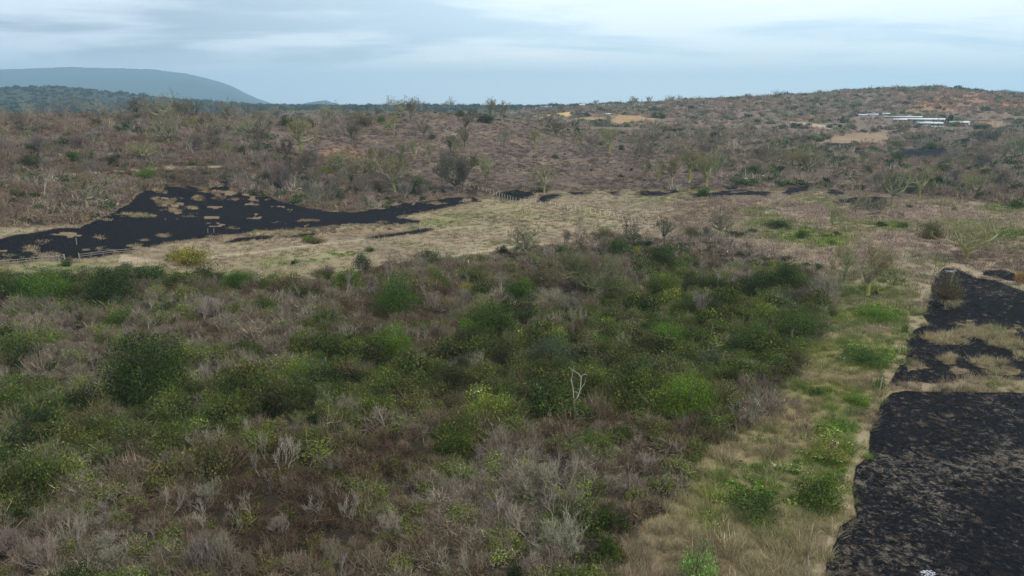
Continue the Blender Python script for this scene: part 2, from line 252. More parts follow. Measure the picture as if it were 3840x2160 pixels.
# ------------------------------------------------------------------ materials
def newmat(name):
    m = bpy.data.materials.new(name); m.use_nodes = True; t = m.node_tree
    b = t.nodes['Principled BSDF']; b.inputs['Roughness'].default_value = 1.0; b.inputs['Specular IOR Level'].default_value = 0.1
    return m, t, b
def attr(t, name, ty='GEOMETRY'):
    n = t.nodes.new('ShaderNodeAttribute'); n.attribute_name = name; n.attribute_type = ty; return n
def ground_material():
    m, t, b = newmat('ground_cover')
    L = t.links
    pos = t.nodes.new('ShaderNodeNewGeometry').outputs['Position']
    col = attr(t, 'cover').outputs['Color']; burn = attr(t, 'burn').outputs['Fac']; speck = attr(t, 'speck').outputs['Fac']
    n1 = noise(t, pos, 2.2, 5, 0.65); n2 = noise(t, pos, 0.23, 6, 0.68); n3 = noise(t, pos, 1.1, 7, 0.78, 0.5); n4 = noise(t, pos, 5.5, 3, 0.7)
    n5 = noise(t, pos, 0.035, 4, 0.55)
    sp_ = t.nodes.new('ShaderNodeSeparateXYZ'); L.new(pos, sp_.inputs[0]); pos_d = sp_.outputs['Y']
    c = mixc(1.0, col, mixc(n1, (0.55, 0.52, 0.5), (1.42, 1.42, 1.4), t), t, 'MULTIPLY')
    c = mixc(1.0, c, mixc(n2, (0.72, 0.74, 0.70), (1.28, 1.24, 1.22), t), t, 'MULTIPLY')
    c = mixc(1.0, c, mixc(n5, (0.70, 0.70, 0.74), (1.3, 1.27, 1.2), t), t, 'MULTIPLY')
    # charred ground: soot, ash flecks and pale stubble between
    ch = mixc(mapr(n1, 0.45, 0.75, 0, 1, t), (0.003, 0.003, 0.0045), (0.022, 0.021, 0.024), t)
    ch = mixc(mapr(n4, 0.70, 0.76, 0, 1, t), ch, (0.10, 0.095, 0.095), t)
    sp = M_('ADD', M_('MULTIPLY', n3, 0.62, t), M_('ADD', M_('MULTIPLY', n4, 0.20, t), M_('MULTIPLY', n2, 0.18, t), t), t)
    thr = M_('SUBTRACT', 0.74, M_('MULTIPLY', speck, 0.30, t), t)
    st = mapr(M_('SUBTRACT', sp, thr, t), -0.03, 0.06, 0, 1, t)
    ch = mixc(M_('MULTIPLY', st, 0.85, t), ch, mixc(n4, (0.05, 0.04, 0.033), (0.30, 0.245, 0.185), t), t)
    ed = M_('ADD', M_('ADD', burn, M_('MULTIPLY', M_('SUBTRACT', n2, 0.5, t), mapr(pos_d, 180, 260, 0.0, 2.0, t), t), t), M_('ADD', M_('MULTIPLY', M_('SUBTRACT', n3, 0.5, t), 0.95, t), M_('MULTIPLY', M_('SUBTRACT', n1, 0.5, t), 0.7, t), t), t)
    c = mixc(M_('MULTIPLY', mapr(ed, 0.30, 0.48, 0, 1, t), mapr(burn, 0.02, 0.2, 0, 0.85, t), t), c, (0.085, 0.055, 0.036), t)
    fac = mapr(ed, 0.46, 0.55, 0, 1, t)
    c = mixc(fac, c, ch, t)
    L.new(c, b.inputs['Base Color'])
    bp = t.nodes.new('ShaderNodeBump'); bp.inputs['Strength'].default_value = 0.9; bp.inputs['Distance'].default_value = 0.35
    L.new(M_('ADD', n1, n4, t), bp.inputs['Height']); L.new(bp.outputs[0], b.inputs['Normal'])
    return m
MG = ground_material()
def plant_material(name, lo=0.6, hi=1.35, hue=(1, 1, 1), trans=0.0):
    """colour = the plant's own tint (instance attribute or object colour) times a per-blade shade stored on the mesh"""
    m, t, b = newmat(name); L = t.links
    ti = attr(t, 'tint', 'INSTANCER').outputs['Color']; oi = t.nodes.new('ShaderNodeObjectInfo')
    base = mixc(1.0, ti, oi.outputs['Color'], t, 'ADD')
    sh = attr(t, 'shade').outputs['Color']
    c = mixc(1.0, base, sh, t, 'MULTIPLY')
    L.new(c, b.inputs['Base Color'])
    b.inputs['Specular IOR Level'].default_value = 0.15; b.inputs['Roughness'].default_value = 0.75
    if trans:
        tr = t.nodes.new('ShaderNodeBsdfTranslucent'); L.new(c, tr.inputs[0]); mx = t.nodes.new('ShaderNodeMixShader'); mx.inputs[0].default_value = trans
        L.new(b.outputs[0], mx.inputs[1]); L.new(tr.outputs[0], mx.inputs[2]); L.new(mx.outputs[0], t.nodes['Material Output'].inputs[0])
    return m
ML = plant_material('leaf', trans=0.25); MT = plant_material('twig'); MGR = plant_material('dry_grass', trans=0.2)
def bark_material():
    m, t, b = newmat('bark'); L = t.links
    oi = t.nodes.new('ShaderNodeObjectInfo'); tcn = t.nodes.new('ShaderNodeTexCoord').outputs['Object']
    n = noise(t, tcn, 2.5, 5, 0.7); n2 = noise(t, tcn, 0.8, 3, 0.6)
    c = mixc(1.0, oi.outputs['Color'], mixc(n, (0.5, 0.5, 0.5), (1.5, 1.45, 1.5), t), t, 'MULTIPLY')
    c = mixc(mapr(n2, 0.5, 0.72, 0, 0.6, t), c, mixc(1.0, oi.outputs['Color'], (0.45, 0.42, 0.5), t, 'MULTIPLY'), t)
    L.new(c, b.inputs['Base Color'])
    bp = t.nodes.new('ShaderNodeBump'); bp.inputs['Strength'].default_value = 0.6; bp.inputs['Distance'].default_value = 0.05; L.new(n, bp.inputs['Height']); L.new(bp.outputs[0], b.inputs['Normal'])
    return m
MB = bark_material()
def plain(name, col, rough=0.8, nscale=3.0, var=0.25, spec=0.3, metal=0):
    m, t, b = newmat(name); pos = t.nodes.new('ShaderNodeNewGeometry').outputs['Position']
    n = noise(t, pos, nscale, 5, 0.65)
    c = mixc(1.0, col, mixc(n, (1-var,)*3, (1+var,)*3, t), t, 'MULTIPLY'); t.links.new(c, b.inputs['Base Color'])
    b.inputs['Roughness'].default_value = rough; b.inputs['Specular IOR Level'].default_value = spec; b.inputs['Metallic'].default_value = metal
    return m

# ------------------------------------------------------------------ mesh helpers
def mesh(name, V, F, mats, fmat=None, attrs=(), smooth=False):
    V = np.asarray(V, np.float32); F = np.asarray(F, np.int32); k = F.shape[1]
    me = bpy.data.meshes.new(name); me.vertices.add(len(V)); me.vertices.foreach_set('co', V.ravel())
    me.loops.add(F.size); me.loops.foreach_set('vertex_index', F.ravel())
    me.polygons.add(len(F)); me.polygons.foreach_set('loop_start', np.arange(0, F.size, k, dtype=np.int32))
    for m in mats: me.materials.append(m)
    if fmat is not None: me.polygons.foreach_set('material_index', np.asarray(fmat, np.int32))
    if smooth: me.polygons.foreach_set('use_smooth', np.ones(len(F), bool))
    for nm, ty, A in attrs:
        a = me.attributes.new(nm, ty, 'POINT')
        if ty == 'FLOAT_COLOR': B = np.ones((len(V), 4), np.float32); B[:, :3] = A; a.data.foreach_set('color', B.ravel())
        elif ty == 'FLOAT': a.data.foreach_set('value', np.asarray(A, np.float32).ravel())
        elif ty == 'FLOAT_VECTOR': a.data.foreach_set('vector', np.asarray(A, np.float32).ravel())
        elif ty == 'INT': a.data.foreach_set('value', np.asarray(A, np.int32).ravel())
    me.update(calc_edges=True); return me
def link(name, data, parent=None, **props):
    o = bpy.data.objects.new(name, data); COL.objects.link(o)
    if parent is not None: o.parent = parent
    for k, v in props.items(): o[k] = v
    return o

# ------------------------------------------------------------------ terrain sheet, split along its covers
def mixa(c, col, wgt): return c*(1-wgt[:, None]) + np.array(col)[None, :]*wgt[:, None]
def cover_colour(Z, x, y):
    d, u, v = Z['d'], Z['u'], Z['v']
    n = fbm(x, y, 28, 11, 4); n2 = fbm(x, y, 9, 12, 3); n3 = fbm(x, y, 60, 31, 3)
    c = np.tile(np.array([0.042, 0.034, 0.026]), (len(x), 1))  # thicket floor: colour darkened to deepen the shade in gaps between shrubs
    c = mixa(c, (0.15, 0.115, 0.092), sstep(300, 420, d))
    c = mixa(c, (0.185, 0.14, 0.112), sstep(480, 800, d))
    c = mixa(c, (0.045, 0.055, 0.04), sstep(1500, 1900, d))
    md = np.array([0.32, 0.262, 0.180])[None, :]*(0.8+0.45*n[:, None])
    pinkish = sstep(1500, 2100, u)*sstep(720, 640, v)
    md = md*(1-pinkish[:, None]) + np.array([0.35, 0.27, 0.205])*(0.8+0.4*n[:, None])*pinkish[:, None]
    cor = sstep(740, 860, v)*sstep(1400, 1700, u)
    md = md*(1-cor[:, None]) + np.array([0.31, 0.25, 0.135])*(0.7+0.6*n[:, None])*cor[:, None]
    md = mixa(md, (0.24, 0.175, 0.125), sstep(0.52, 0.68, n2)*0.6)
    md = mixa(md, (0.27, 0.25, 0.12), sstep(0.52, 0.66, n)*0.55)
    md = mixa(md, (0.28, 0.25, 0.13), sstep(630, 700, v)*sstep(1100, 500, u)*0.6)
    md = mixa(md, (0.19, 0.145, 0.10), sstep(1240, 1400, v)*sstep(1500, 1600, u)*0.6)
    md = mixa(md, (0.085, 0.13, 0.03), Z['gg']*sstep(0.3, 0.6, n2))
    c = c*(1-Z['meadow'][:, None]) + md*Z['meadow'][:, None]
    c = mixa(c, (0.155, 0.115, 0.095), Z['purple']*0.9)
    c = mixa(c, (0.26, 0.20, 0.14), Z['purple']*sstep(0.55, 0.72, n2)*0.6)
    c = mixa(c, (0.36, 0.20, 0.12), np.clip(Z['red'], 0, 1)*0.8)
    c = mixa(c, (0.52, 0.36, 0.18), Z['yf']); c = mixa(c, (0.37, 0.245, 0.14), Z['of']*.95); c = mixa(c, (0.30, 0.215, 0.14), Z['rf']*0.85)
    c = mixa(c, (0.46, 0.37, 0.26), np.clip(Z['track'], 0, 1)*0.8)
    c = mixa(c, (0.38, 0.31, 0.215), np.clip(Z['path']*(0.95+fbm(x, y, 3, 301, 3)), 0, 1)*0.9)
    t = sstep(0.02, 0.3, np.maximum(Z['burnL'], Z['burnR']))*np.where(Z['burnL'] > 0.02, 1, np.clip(Z['tan']*2, 0, 1))
    c = mixa(c, (0.22, 0.165, 0.105), t)
    c = mixa(c, (0.14, 0.09, 0.06), Z['burnM']*0.6)
    return c
def burn_fields(Z, x, y):
    b = np.maximum.reduce([Z['burnR'], Z['burnL'], Z['burnM']*0.85, Z['burnF']*0.8])
    tn = Z['tan']*np.where(Z['burnL'] > 0.05, 0.54, 1) + np.where(Z['tan'] > 0.03, (fbm(x, y, 3.2, 43, 3)-0.5)*1.7, 0)
    fl = sstep(0.60, 0.68, fbm(x, y*1.0, 6, 44, 4))*np.where((Z['burnL'] > 0.5) & (Z['v'] < 552) & (Z['u'] < 650), 0.8, 0.0) + sstep(0.68, 0.76, fbm(x, y, 6, 45, 4))*np.where((Z['burnL'] > 0.5), 0.8, 0.0)
    b = b*np.clip(1-np.maximum(tn*1.1, fl), 0, 1)
    u, v = Z['u'], Z['v']
    sp = np.where(Z['burnR'] > 0.02, 0.62+0.7*(fbm(x, y, 14, 41, 3)-0.5), 0.30)
    edge = np.clip((0.96-Z['burnR'])*1.0, 0, 1)
    sp = np.where((Z['burnR'] > 0.02) & (v > 980), sp-edge*0.5, sp)
    sp = np.where((Z['burnR'] > 0.02) & (v < 980), sp-0.18, sp)
    sp = np.where(Z['burnM'] > 0.05, 0.35, sp)
    return b, np.clip(sp, 0, 1)
def build_ground():
    az = np.concatenate([np.linspace(R(-56), R(-42), 26)[:-1], np.linspace(R(-42), R(42), 640), np.linspace(R(42), R(56), 26)[1:]])
    dd = [6, 14, 24, 33, 40, 45]; dep = np.linspace(math.atan(CAMZ/48), math.atan(CAMZ/330), 300)
    dd += list(CAMZ/np.tan(dep)); dd += list(np.exp(np.linspace(math.log(332), math.log(1750), 300))); dd += list(np.exp(np.linspace(math.log(1770), math.log(15000), 66)))
    dd = np.array(dd); na, nd = len(az), len(dd)
    A, D = np.meshgrid(az, dd); x = (np.sin(A)*D).ravel(); y = (np.cos(A)*D).ravel()
    Z = zones(x, y); z = Z['z'].copy()
    z += (fbm(x, y, 3.5, 8, 3)-0.5)*np.where(Z['d'] < 160, 0.30, 0.08)*(Z['d'] < 900)
    z -= np.clip(Z['path']*1.5-0.4, 0, 1)*0.08
    b, sp = burn_fields(Z, x, y); c = cover_colour(Z, x, y)
    i = np.arange(nd-1)[:, None]*na + np.arange(na-1)[None, :]
    F = np.stack([i, i+1, i+na+1, i+na], -1).reshape(-1, 4)
    fm = lambda w: w[F].mean(1)
    cls = np.zeros(len(F), int); dF = fm(Z['d'])
    cls[dF > 330] = 1; cls[dF > 1750] = 2
    cls[fm(Z['meadow']) > 0.5] = 3; cls[(fm(np.clip(Z['path'], 0, 1)) > 0.5)] = 4
    cls[fm(Z['yf']+Z['of']+Z['rf']) > 0.5] = 6
    cls[(fm(b) > 0.5)] = 5
    names = ['ground', 'hillside', 'plain', 'meadow', 'dirt_path', 'burnt_ground', 'bare_field']
    for k, nm in enumerate(names):
        f = F[cls == k]; used, inv = np.unique(f, return_inverse=True)
        V = np.stack([x[used], y[used], z[used]], 1)
        me = mesh(nm, V, inv.reshape(f.shape), [MG], attrs=[('cover', 'FLOAT_COLOR', c[used]), ('burn', 'FLOAT', b[used]), ('speck', 'FLOAT', sp[used])], smooth=True)
        link(nm, me, kind='structure')
build_ground()

# ------------------------------------------------------------------ far mountains
def far_mat(name, col):
    m, t, b = newmat(name); pos = t.nodes.new('ShaderNodeNewGeometry').outputs['Position']
    n = noise(t, pos, 0.012, 6, 0.7); c = mixc(1.0, col, mixc(n, (0.5,)*3, (1.5,)*3, t), t, 'MULTIPLY'); t.links.new(c, b.inputs['Base Color']); return m
def ridge(name, prof, dist, depth, mat, seed, label=None):
    """a real ridge: its crest follows surveyed bearings, its slopes fall 'depth' metres to both sides"""
    us = np.linspace(prof[0][0], prof[-1][0], 260); vv = np.interp(us, [p[0] for p in prof], [p[1] for p in prof])
    a, b, c = raydir(us, vv); h = np.hypot(a, b); top = CAMZ + c/h*dist; ax, ay = a/h, b/h
    rows = np.linspace(-1, 1, 61); V = []
    for r in rows:
        D = dist + r*depth; s = np.maximum(0, 1-abs(r)**1.25)
        x, y = ax*D, ay*D
        V.append(np.stack([x, y, top*s - 40 + 40*s + (fbm(x, y, depth*0.35, seed, 5)-0.5)*np.maximum(top, 20)*0.55*s*(0.25+abs(r)*1.5) + (fbm(x, y, 90, seed+3, 3)-0.5)*16], 1))
    V = np.concatenate(V); n = 260
    i = np.arange(60)[:, None]*n + np.arange(n-1)[None, :]
    F = np.stack([i, i+1, i+n+1, i+n], -1).reshape(-1, 4)
    return link(name, mesh(name, V, F, [mat], smooth=True), kind='structure')
MF = far_mat('far_forest', (0.055, 0.075, 0.065))
ridge('mountain', [(-900,200),(-400,186),(0,176),(180,170),(300,172),(400,176),(470,184),(520,196),(560,208),(590,220),(620,236),(650,249),(690,262),(760,268),(900,275)], 11500, 3600, MF, 51)
ridge('mountain', [(700,270),(780,258),(820,254),(850,262),(900,268),(960,266),(1010,262),(1060,266),(1150,272)], 7400, 800, MF, 61)
ridge('mountain', [(2250,262),(2380,240),(2440,236),(2480,229),(2530,224),(2570,229),(2640,232),(2760,220),(2900,230),(3100,240)], 5600, 1000, MF, 71)

# ------------------------------------------------------------------ haze: one closed box of even air around everything
def haze_box():
    x, y0, y1, z0, z1 = 15500, -120, 15300, -45, 640
    V = [(sx*x, yy, zz) for zz in (z0, z1) for yy in (y0, y1) for sx in (-1, 1)]
    F = [(0,2,3,1),(4,5,7,6),(0,1,5,4),(2,6,7,3),(0,4,6,2),(1,3,7,5)]
    m = bpy.data.materials.new('air'); m.use_nodes = True; t = m.node_tree; t.nodes.clear()
    o = t.nodes.new('ShaderNodeOutputMaterial'); v = t.nodes.new('ShaderNodeVolumePrincipled')
    v.inputs['Color'].default_value = (0.52, 0.80, 1.0, 1); v.inputs['Density'].default_value = HAZE; v.inputs['Anisotropy'].default_value = 0.3
    t.links.new(v.outputs[0], o.inputs['Volume'])
    link('haze', mesh('haze', V, F, [m]), kind='stuff')
HAZE = 0.00012
haze_box()
# ------------------------------------------------------------------ plant meshes
def unit(v): return v/np.maximum(np.linalg.norm(v, axis=-1, keepdims=True), 1e-9)
def twigs(rs, P, D, L, W, bend=0.25):
    """curved tapering twigs: P starts, D directions, L lengths, W widths -> verts, tris"""
    n = len(P); D = unit(D); s = unit(np.cross(D, unit(rs.normal(size=(n, 3))))); k = rs.normal(size=(n, 3))*bend*L[:, None]*0.5
    m = P + D*L[:, None]*0.5 + k*0.5; e = P + D*L[:, None] + k*1.2
    w_ = W[:, None]*0.5
    V = np.stack([P - s*w_, P + s*w_, m + s*w_*0.75, m - s*w_*0.75, e], 1).reshape(-1, 3)
    b = np.arange(n)[:, None]*5
    F = np.concatenate([b+[0, 1, 2], b+[0, 2, 3], b+[3, 2, 4]], 1).reshape(-1, 3)
    return V, F
def spikes(rs, P, D, L, W):
    n = len(P); D = unit(D); s = unit(np.cross(D, unit(rs.normal(size=(n, 3)))))
    V = np.stack([P - s*W[:, None]/2, P + s*W[:, None]/2, P + D*L[:, None]], 1).reshape(-1, 3)
    return V, np.arange(3*n).reshape(-1, 3)
def leafq(rs, P, Nn, S):
    n = len(P); Nn = unit(Nn + rs.normal(size=(n, 3))*0.55); a = unit(np.cross(Nn, unit(rs.normal(size=(n, 3))))); b = np.cross(Nn, a)
    S = S[:, None]; a = a*S; b = b*S*rs.uniform(0.4, 0.75, (n, 1))
    V = np.stack([P - a, P - b + Nn*S*0.15, P + a, P + b + Nn*S*0.15], 1).reshape(-1, 3)
    q = np.arange(n)[:, None]*4
    return V, np.concatenate([q+[0, 1, 2], q+[0, 2, 3]], 1).reshape(-1, 3)
class MBd:
    def __init__(s): s.V = []; s.F = []; s.S = []; s.M = []; s.n = 0
    def add(s, VF, shade, mat=0):
        V, F = VF; s.V.append(V); s.F.append(F+s.n); s.n += len(V)
        sh = np.asarray(shade, float)
        if sh.ndim == 1: sh = np.tile(sh, (len(V), 1))
        elif len(sh) != len(V): sh = np.repeat(sh, len(V)//len(sh), 0)
        s.S.append(sh); s.M.append(np.full(len(F), mat)); return s
    def build(s, name, mats):
        return mesh(name, np.concatenate(s.V), np.concatenate(s.F), mats, np.concatenate(s.M), [('shade', 'FLOAT_COLOR', np.concatenate(s.S))])
def shades(rs, n, lo, hi, hue=0.06):
    g = (lo+hi)/2*0.92*np.exp(rs.normal(size=(n, 1))*0.42); return np.clip(g*(1+rs.normal(size=(n, 3))*hue), 0.05, 2.6)
def hemi(rs, n, up=0.3):
    d = unit(rs.normal(size=(n, 3))); d[:, 2] = np.abs(d[:, 2])+up*rs.uniform(0, 1, n); return unit(d)
def dry_bush(seed, n1=110, n2=900, r=1.0, h=0.9, leaf=0, tw=0.02, leafc=((0.5,0.9,0.2),(1.0,1.4,0.35)), upright=0.0):
    """a rounded leafless thicket: woody stems fanning from the foot, a fuzz of fine curved twigs forming the dome, a few leaves"""
    rs = np.random.RandomState(seed); b = MBd()
    lob = unit(rs.normal(size=(5, 3)))*0.35
    def dome(n, rmin):
        d = hemi(rs, n, 0.15); q = d*rs.uniform(rmin, 1.0, (n, 1))**0.6*(0.82+0.3*np.cos(3*np.arctan2(d[:, 1:2], d[:, :1])+seed)*0.4+rs.normal(size=(n, 1))*0.07)
        return d, q*np.array([r, r, h])
    D = hemi(rs, n1, 0.5+upright); P = rs.normal(size=(n1, 3))*np.array([0.22*r, 0.22*r, 0]); L = rs.uniform(0.5, 0.92, n1)*h*1.0
    b.add(twigs(rs, P, D*np.array([r/h, r/h, 1]), L, rs.uniform(0.9, 1.9, n1)*tw, 0.35), shades(rs, n1, 0.75, 1.7, 0.05), 0)
    d, q = dome(n2, 0.25); dd = d + rs.normal(size=(n2, 3))*0.65 + np.array([0, 0, 0.25+upright])
    dep = np.linalg.norm(q/np.array([r, r, h]), axis=1)
    g = shades(rs, n2, 0.55, 1.45, 0.08)
    b.add(twigs(rs, q-dd*0.12, dd, rs.uniform(0.18, 0.5, n2)*r**0.3, rs.uniform(0.5, 1.3, n2)*tw, 0.5), g, 0)
    if leaf:
        d, q = dome(leaf, 0.45); cl = unit(rs.normal(size=(7, 3))+[0, 0, .6]); keep = (d @ cl.T).max(1) > rs.uniform(0.5, 1.0, leaf)
        q = q[keep]; d = d[keep]; n = len(q)
        t = rs.uniform(0, 1, (n, 1)); c = np.array(leafc[0])*(1-t)+np.array(leafc[1])*t
        b.add(leafq(rs, q*1.03, d+[0, 0, .5], rs.uniform(0.035, 0.07, n)*(0.6+tw*20)), c*rs.uniform(0.7, 1.2, (n, 1)), 1)
    return b.build('dry_shrub', [MT, ML])
def leafy(seed, n, size, lobes=14, r=1.0, h=0.85, tw=0.02, open_=0.25, ntw=200):
    """a leafy crown of overlapping clumps with shaded gaps between them; unit radius"""
    rs = np.random.RandomState(seed); b = MBd()
    d = hemi(rs, lobes, 0.1); c = d*rs.uniform(0.45, 0.75, (lobes, 1)); c[:, 2] = c[:, 2]*0.95+0.15; rad = rs.uniform(0.26, 0.48, lobes)
    c = np.concatenate([c, [[0, 0, 0.55]]]); rad = np.append(rad, 0.45); lobes += 1
    which = rs.choice(lobes, n, p=rad**2/np.sum(rad**2)); dn = unit(rs.normal(size=(n, 3)) + [0, 0, .35]); rr = rad[which]*(rs.uniform(0, 1, n)**0.28)*(1+rs.normal(size=n)*0.06)
    c = c*(1+rs.normal(size=(lobes, 1))*0.16); P = c[which] + dn*rr[:, None]*np.array([1, 1, .85]); P[:, 2] = np.maximum(P[:, 2], 0.02)
    P *= np.array([r, r, h])
    keep = fbm(P[:, 0]*7+seed, P[:, 1]*7+P[:, 2]*5, 1.0, seed, 2) > open_; P = P[keep]; dn = dn[keep]; wk = which[keep]; n = len(P)
    lobs = rs.uniform(0.75, 1.3, lobes)[wk][:, None]; hue = rs.normal(size=(lobes, 3))[wk]*0.07
    sh = 0.95*np.exp(rs.normal(size=(n, 1))*0.38)*lobs*(1+hue+rs.normal(size=(n, 3))*0.05)
    b.add(leafq(rs, P, dn, rs.uniform(0.6, 1.4, n)*size), np.clip(sh, 0.1, 3), 1)
    # woody twigs showing through
    d = hemi(rs, ntw, 0.2); L = rs.uniform(0.5, 1.0, ntw)
    b.add(twigs(rs, rs.normal(size=(ntw, 3))*[.12, .12, 0], d*np.array([r, r, h]), L, rs.uniform(0.6, 1.6, ntw)*tw, 0.3), np.array([1.6, 1.2, 1.3])*rs.uniform(0.5, 1.3, (ntw, 1)), 0)
    return b.build('leafy_crown', [MT, ML])
def tuft(seed, n=70, r=0.6, h=0.8, lean=0.5, wd=0.022, green=0.0):
    rs = np.random.RandomState(seed); b = MBd()
    P = rs.normal(size=(n, 3))*np.array([r*0.5, r*0.5, 0]); wind = unit(rs.normal(size=(1, 3))*[1, 1, 0])*0.25
    D = P*0.9/r*lean + rs.normal(size=(n, 3))*0.28*[1, 1, 0] + [0, 0, 1] + wind
    V = twigs(rs, P, D, rs.uniform(0.5, 1.1, n)*h, rs.uniform(0.7, 1.5, n)*wd, 0.3)
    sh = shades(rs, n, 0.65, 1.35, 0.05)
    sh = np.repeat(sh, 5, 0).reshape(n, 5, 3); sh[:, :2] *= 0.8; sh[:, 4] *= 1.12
    if green: sh[rs.uniform(size=n) < green] *= np.array([0.62, 1.05, 0.4])
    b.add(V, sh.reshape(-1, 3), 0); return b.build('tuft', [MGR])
def proto_set(name, meshes):
    c = bpy.data.collections.new(name); c.hide_render = False
    for i, me in enumerate(meshes):
        o = bpy.data.objects.new('%s_%02d' % (name, i), me); o.color = (0, 0, 0, 1); c.objects.link(o)
    return c
def scatter(name, P, yaw, scale, idx, tint, coll, tilt=0.08, **props):
    """one countless cover: instances of a few meshes stood on the terrain"""
    P = np.asarray(P); n = len(P)
    if n == 0: return None
    rs = np.random.RandomState(n)
    rot = np.stack([rs.normal(size=n)*tilt, rs.normal(size=n)*tilt, yaw], 1)
    sc3 = scale if np.ndim(scale) == 2 else np.repeat(np.asarray(scale)[:, None], 3, 1)
    me = bpy.data.meshes.new(name); me.vertices.add(n); me.vertices.foreach_set('co', np.asarray(P, np.float32).ravel())
    for nm, ty, A in (('rot', 'FLOAT_VECTOR', rot), ('scl', 'FLOAT_VECTOR', sc3), ('pick', 'INT', idx)):
        a = me.attributes.new(nm, ty, 'POINT'); a.data.foreach_set('value' if ty == 'INT' else 'vector', np.asarray(A, np.int32 if ty == 'INT' else np.float32).ravel())
    a = me.attributes.new('tint', 'FLOAT_COLOR', 'POINT'); B = np.ones((n, 4), np.float32); B[:, :3] = tint; a.data.foreach_set('color', B.ravel())
    o = link(name, me, **props); o.color = (0, 0, 0, 1)
    g = bpy.data.node_groups.new(name, 'GeometryNodeTree'); g.interface.new_socket('Geometry', in_out='INPUT', socket_type='NodeSocketGeometry'); g.interface.new_socket('Geometry', in_out='OUTPUT', socket_type='NodeSocketGeometry')
    gi = g.nodes.new('NodeGroupInput'); go = g.nodes.new('NodeGroupOutput'); ip = g.nodes.new('GeometryNodeInstanceOnPoints')
    ci = g.nodes.new('GeometryNodeCollectionInfo'); ci.inputs[0].default_value = coll; ci.inputs[1].default_value = True; ci.inputs[2].default_value = True
    def na(nm, ty):
        q = g.nodes.new('GeometryNodeInputNamedAttribute'); q.data_type = ty; q.inputs[0].default_value = nm; return [s for s in q.outputs if s.enabled and s.name == 'Attribute'][0]
    er = g.nodes.new('FunctionNodeEulerToRotation')
    K = g.links; K.new(gi.outputs[0], ip.inputs['Points']); K.new(ci.outputs[0], ip.inputs['Instance']); ip.inputs['Pick Instance'].default_value = True
    K.new(na('pick', 'INT'), ip.inputs['Instance Index']); K.new(na('rot', 'FLOAT_VECTOR'), er.inputs[0]); K.new(er.outputs[0], ip.inputs['Rotation'])
    K.new(na('scl', 'FLOAT_VECTOR'), ip.inputs['Scale']); K.new(ip.outputs[0], go.inputs[0])
    md = o.modifiers.new('scatter', 'NODES'); md.node_group = g
    return o

# ------------------------------------------------------------------ trees
def grow(rs, P, D, L, r, lvl, mx, out, c, up):
    k = 4; pts = [P]; rad = [r]; d = D
    for i in range(k):
        d = unit(d + rs.normal(size=3)*c['wob'] + np.array([0, 0, up])*c['up'])
        P = P + d*L/k; pts.append(P); rad.append(r*(1-(1-c['tap'])*(i+1)/k))
        if lvl < mx and i in (1, 2) and rs.uniform() < c['side']:
            s = unit(np.cross(d, rs.normal(size=3))); nd = unit(d*0.6+s*0.8+[0, 0, .1])
            grow(rs, P, nd, L*c['lr']*rs.uniform(0.55, 0.85), rad[-1]*0.55, lvl+1, mx, out, c, up)
    out.append((np.array(pts), np.array(rad), lvl))
    if lvl >= mx: return
    n = rs.choice(c['split']); s0 = rs.uniform(0, 6.28)
    a = unit(np.cross(d, [0.3, 0.1, 1.0])); b = np.cross(d, a)
    for j in range(n):
        th = s0+j*2*math.pi/n+rs.normal()*0.3; an = c['ang']*rs.uniform(0.7, 1.3)
        nd = unit(d*math.cos(an)+(a*math.cos(th)+b*math.sin(th))*math.sin(an))
        grow(rs, P, nd, L*c['lr']*rs.uniform(0.8, 1.2), rad[-1]*(0.78 if n < 3 else 0.66), lvl+1, mx, out, c, up)
def tube(pts, rad, n):
    pts = np.asarray(pts, float); k = len(pts); T = unit(np.gradient(pts, axis=0)); ref = np.array([0.31, 0.95, 0.05]) if abs(T[0, 1]) < 0.9 else np.array([1.0, 0, 0])
    a = unit(np.cross(T, ref)); b = np.cross(T, a); th = np.arange(n)*2*math.pi/n
    V = pts[:, None]+rad[:, None, None]*(a[:, None]*np.cos(th)[None, :, None]+b[:, None]*np.sin(th)[None, :, None]); V = V.reshape(-1, 3)
    i = np.arange(k-1)[:, None]*n; j = np.arange(n)[None, :]; q = [i+j, i+(j+1) % n, i+n+(j+1) % n, i+n+j]
    F = np.concatenate([np.stack([q[0], q[1], q[2]], -1).reshape(-1, 3), np.stack([q[0], q[2], q[3]], -1).reshape(-1, 3)])
    V = np.concatenate([V, pts[-1:]+T[-1:]*rad[-1]]); e = np.arange(n)
    return V, np.concatenate([F, np.stack([(k-1)*n+e, (k-1)*n+(e+1) % n, np.full(n, k*n)], 1)])
def limbs_mesh(name, out, rs, mx, sides=(7, 6, 5, 4, 3, 3), ntw=7, twl=0.08, tww=0.004, tw_from=None, T=None, fatk=1.25, twc=0.9):
    b = MBd()
    for p, r, l in out:
        p_ = p if T is None else p*T
        b.add(tube(p_, np.maximum(r*fatk, 0.0028), sides[min(l, 5)]), (1.0, 1.0, 1.0), 0)
    ends = [(p[j], unit(p[-1]-p[0]), l) for p, r, l in out if l >= (mx-1 if tw_from is None else tw_from) for j in (2, 3, 4)]
    if ntw and ends:
        P = np.repeat(np.array([e[0] for e in ends]), ntw, 0); D = np.repeat(np.array([e[1] for e in ends]), ntw, 0)+rs.normal(size=(len(P), 3))*0.75+[0, 0, .25]
        if T is not None: P = P*T
        b.add(twigs(rs, P, D, rs.uniform(0.5, 1.2, len(P))*twl, rs.uniform(0.6, 1.3, len(P))*tww, 0.5), np.array([1.0, 0.90, 0.80])*twc*rs.uniform(0.5, 1.2, (len(P), 1)), 1)
    return b
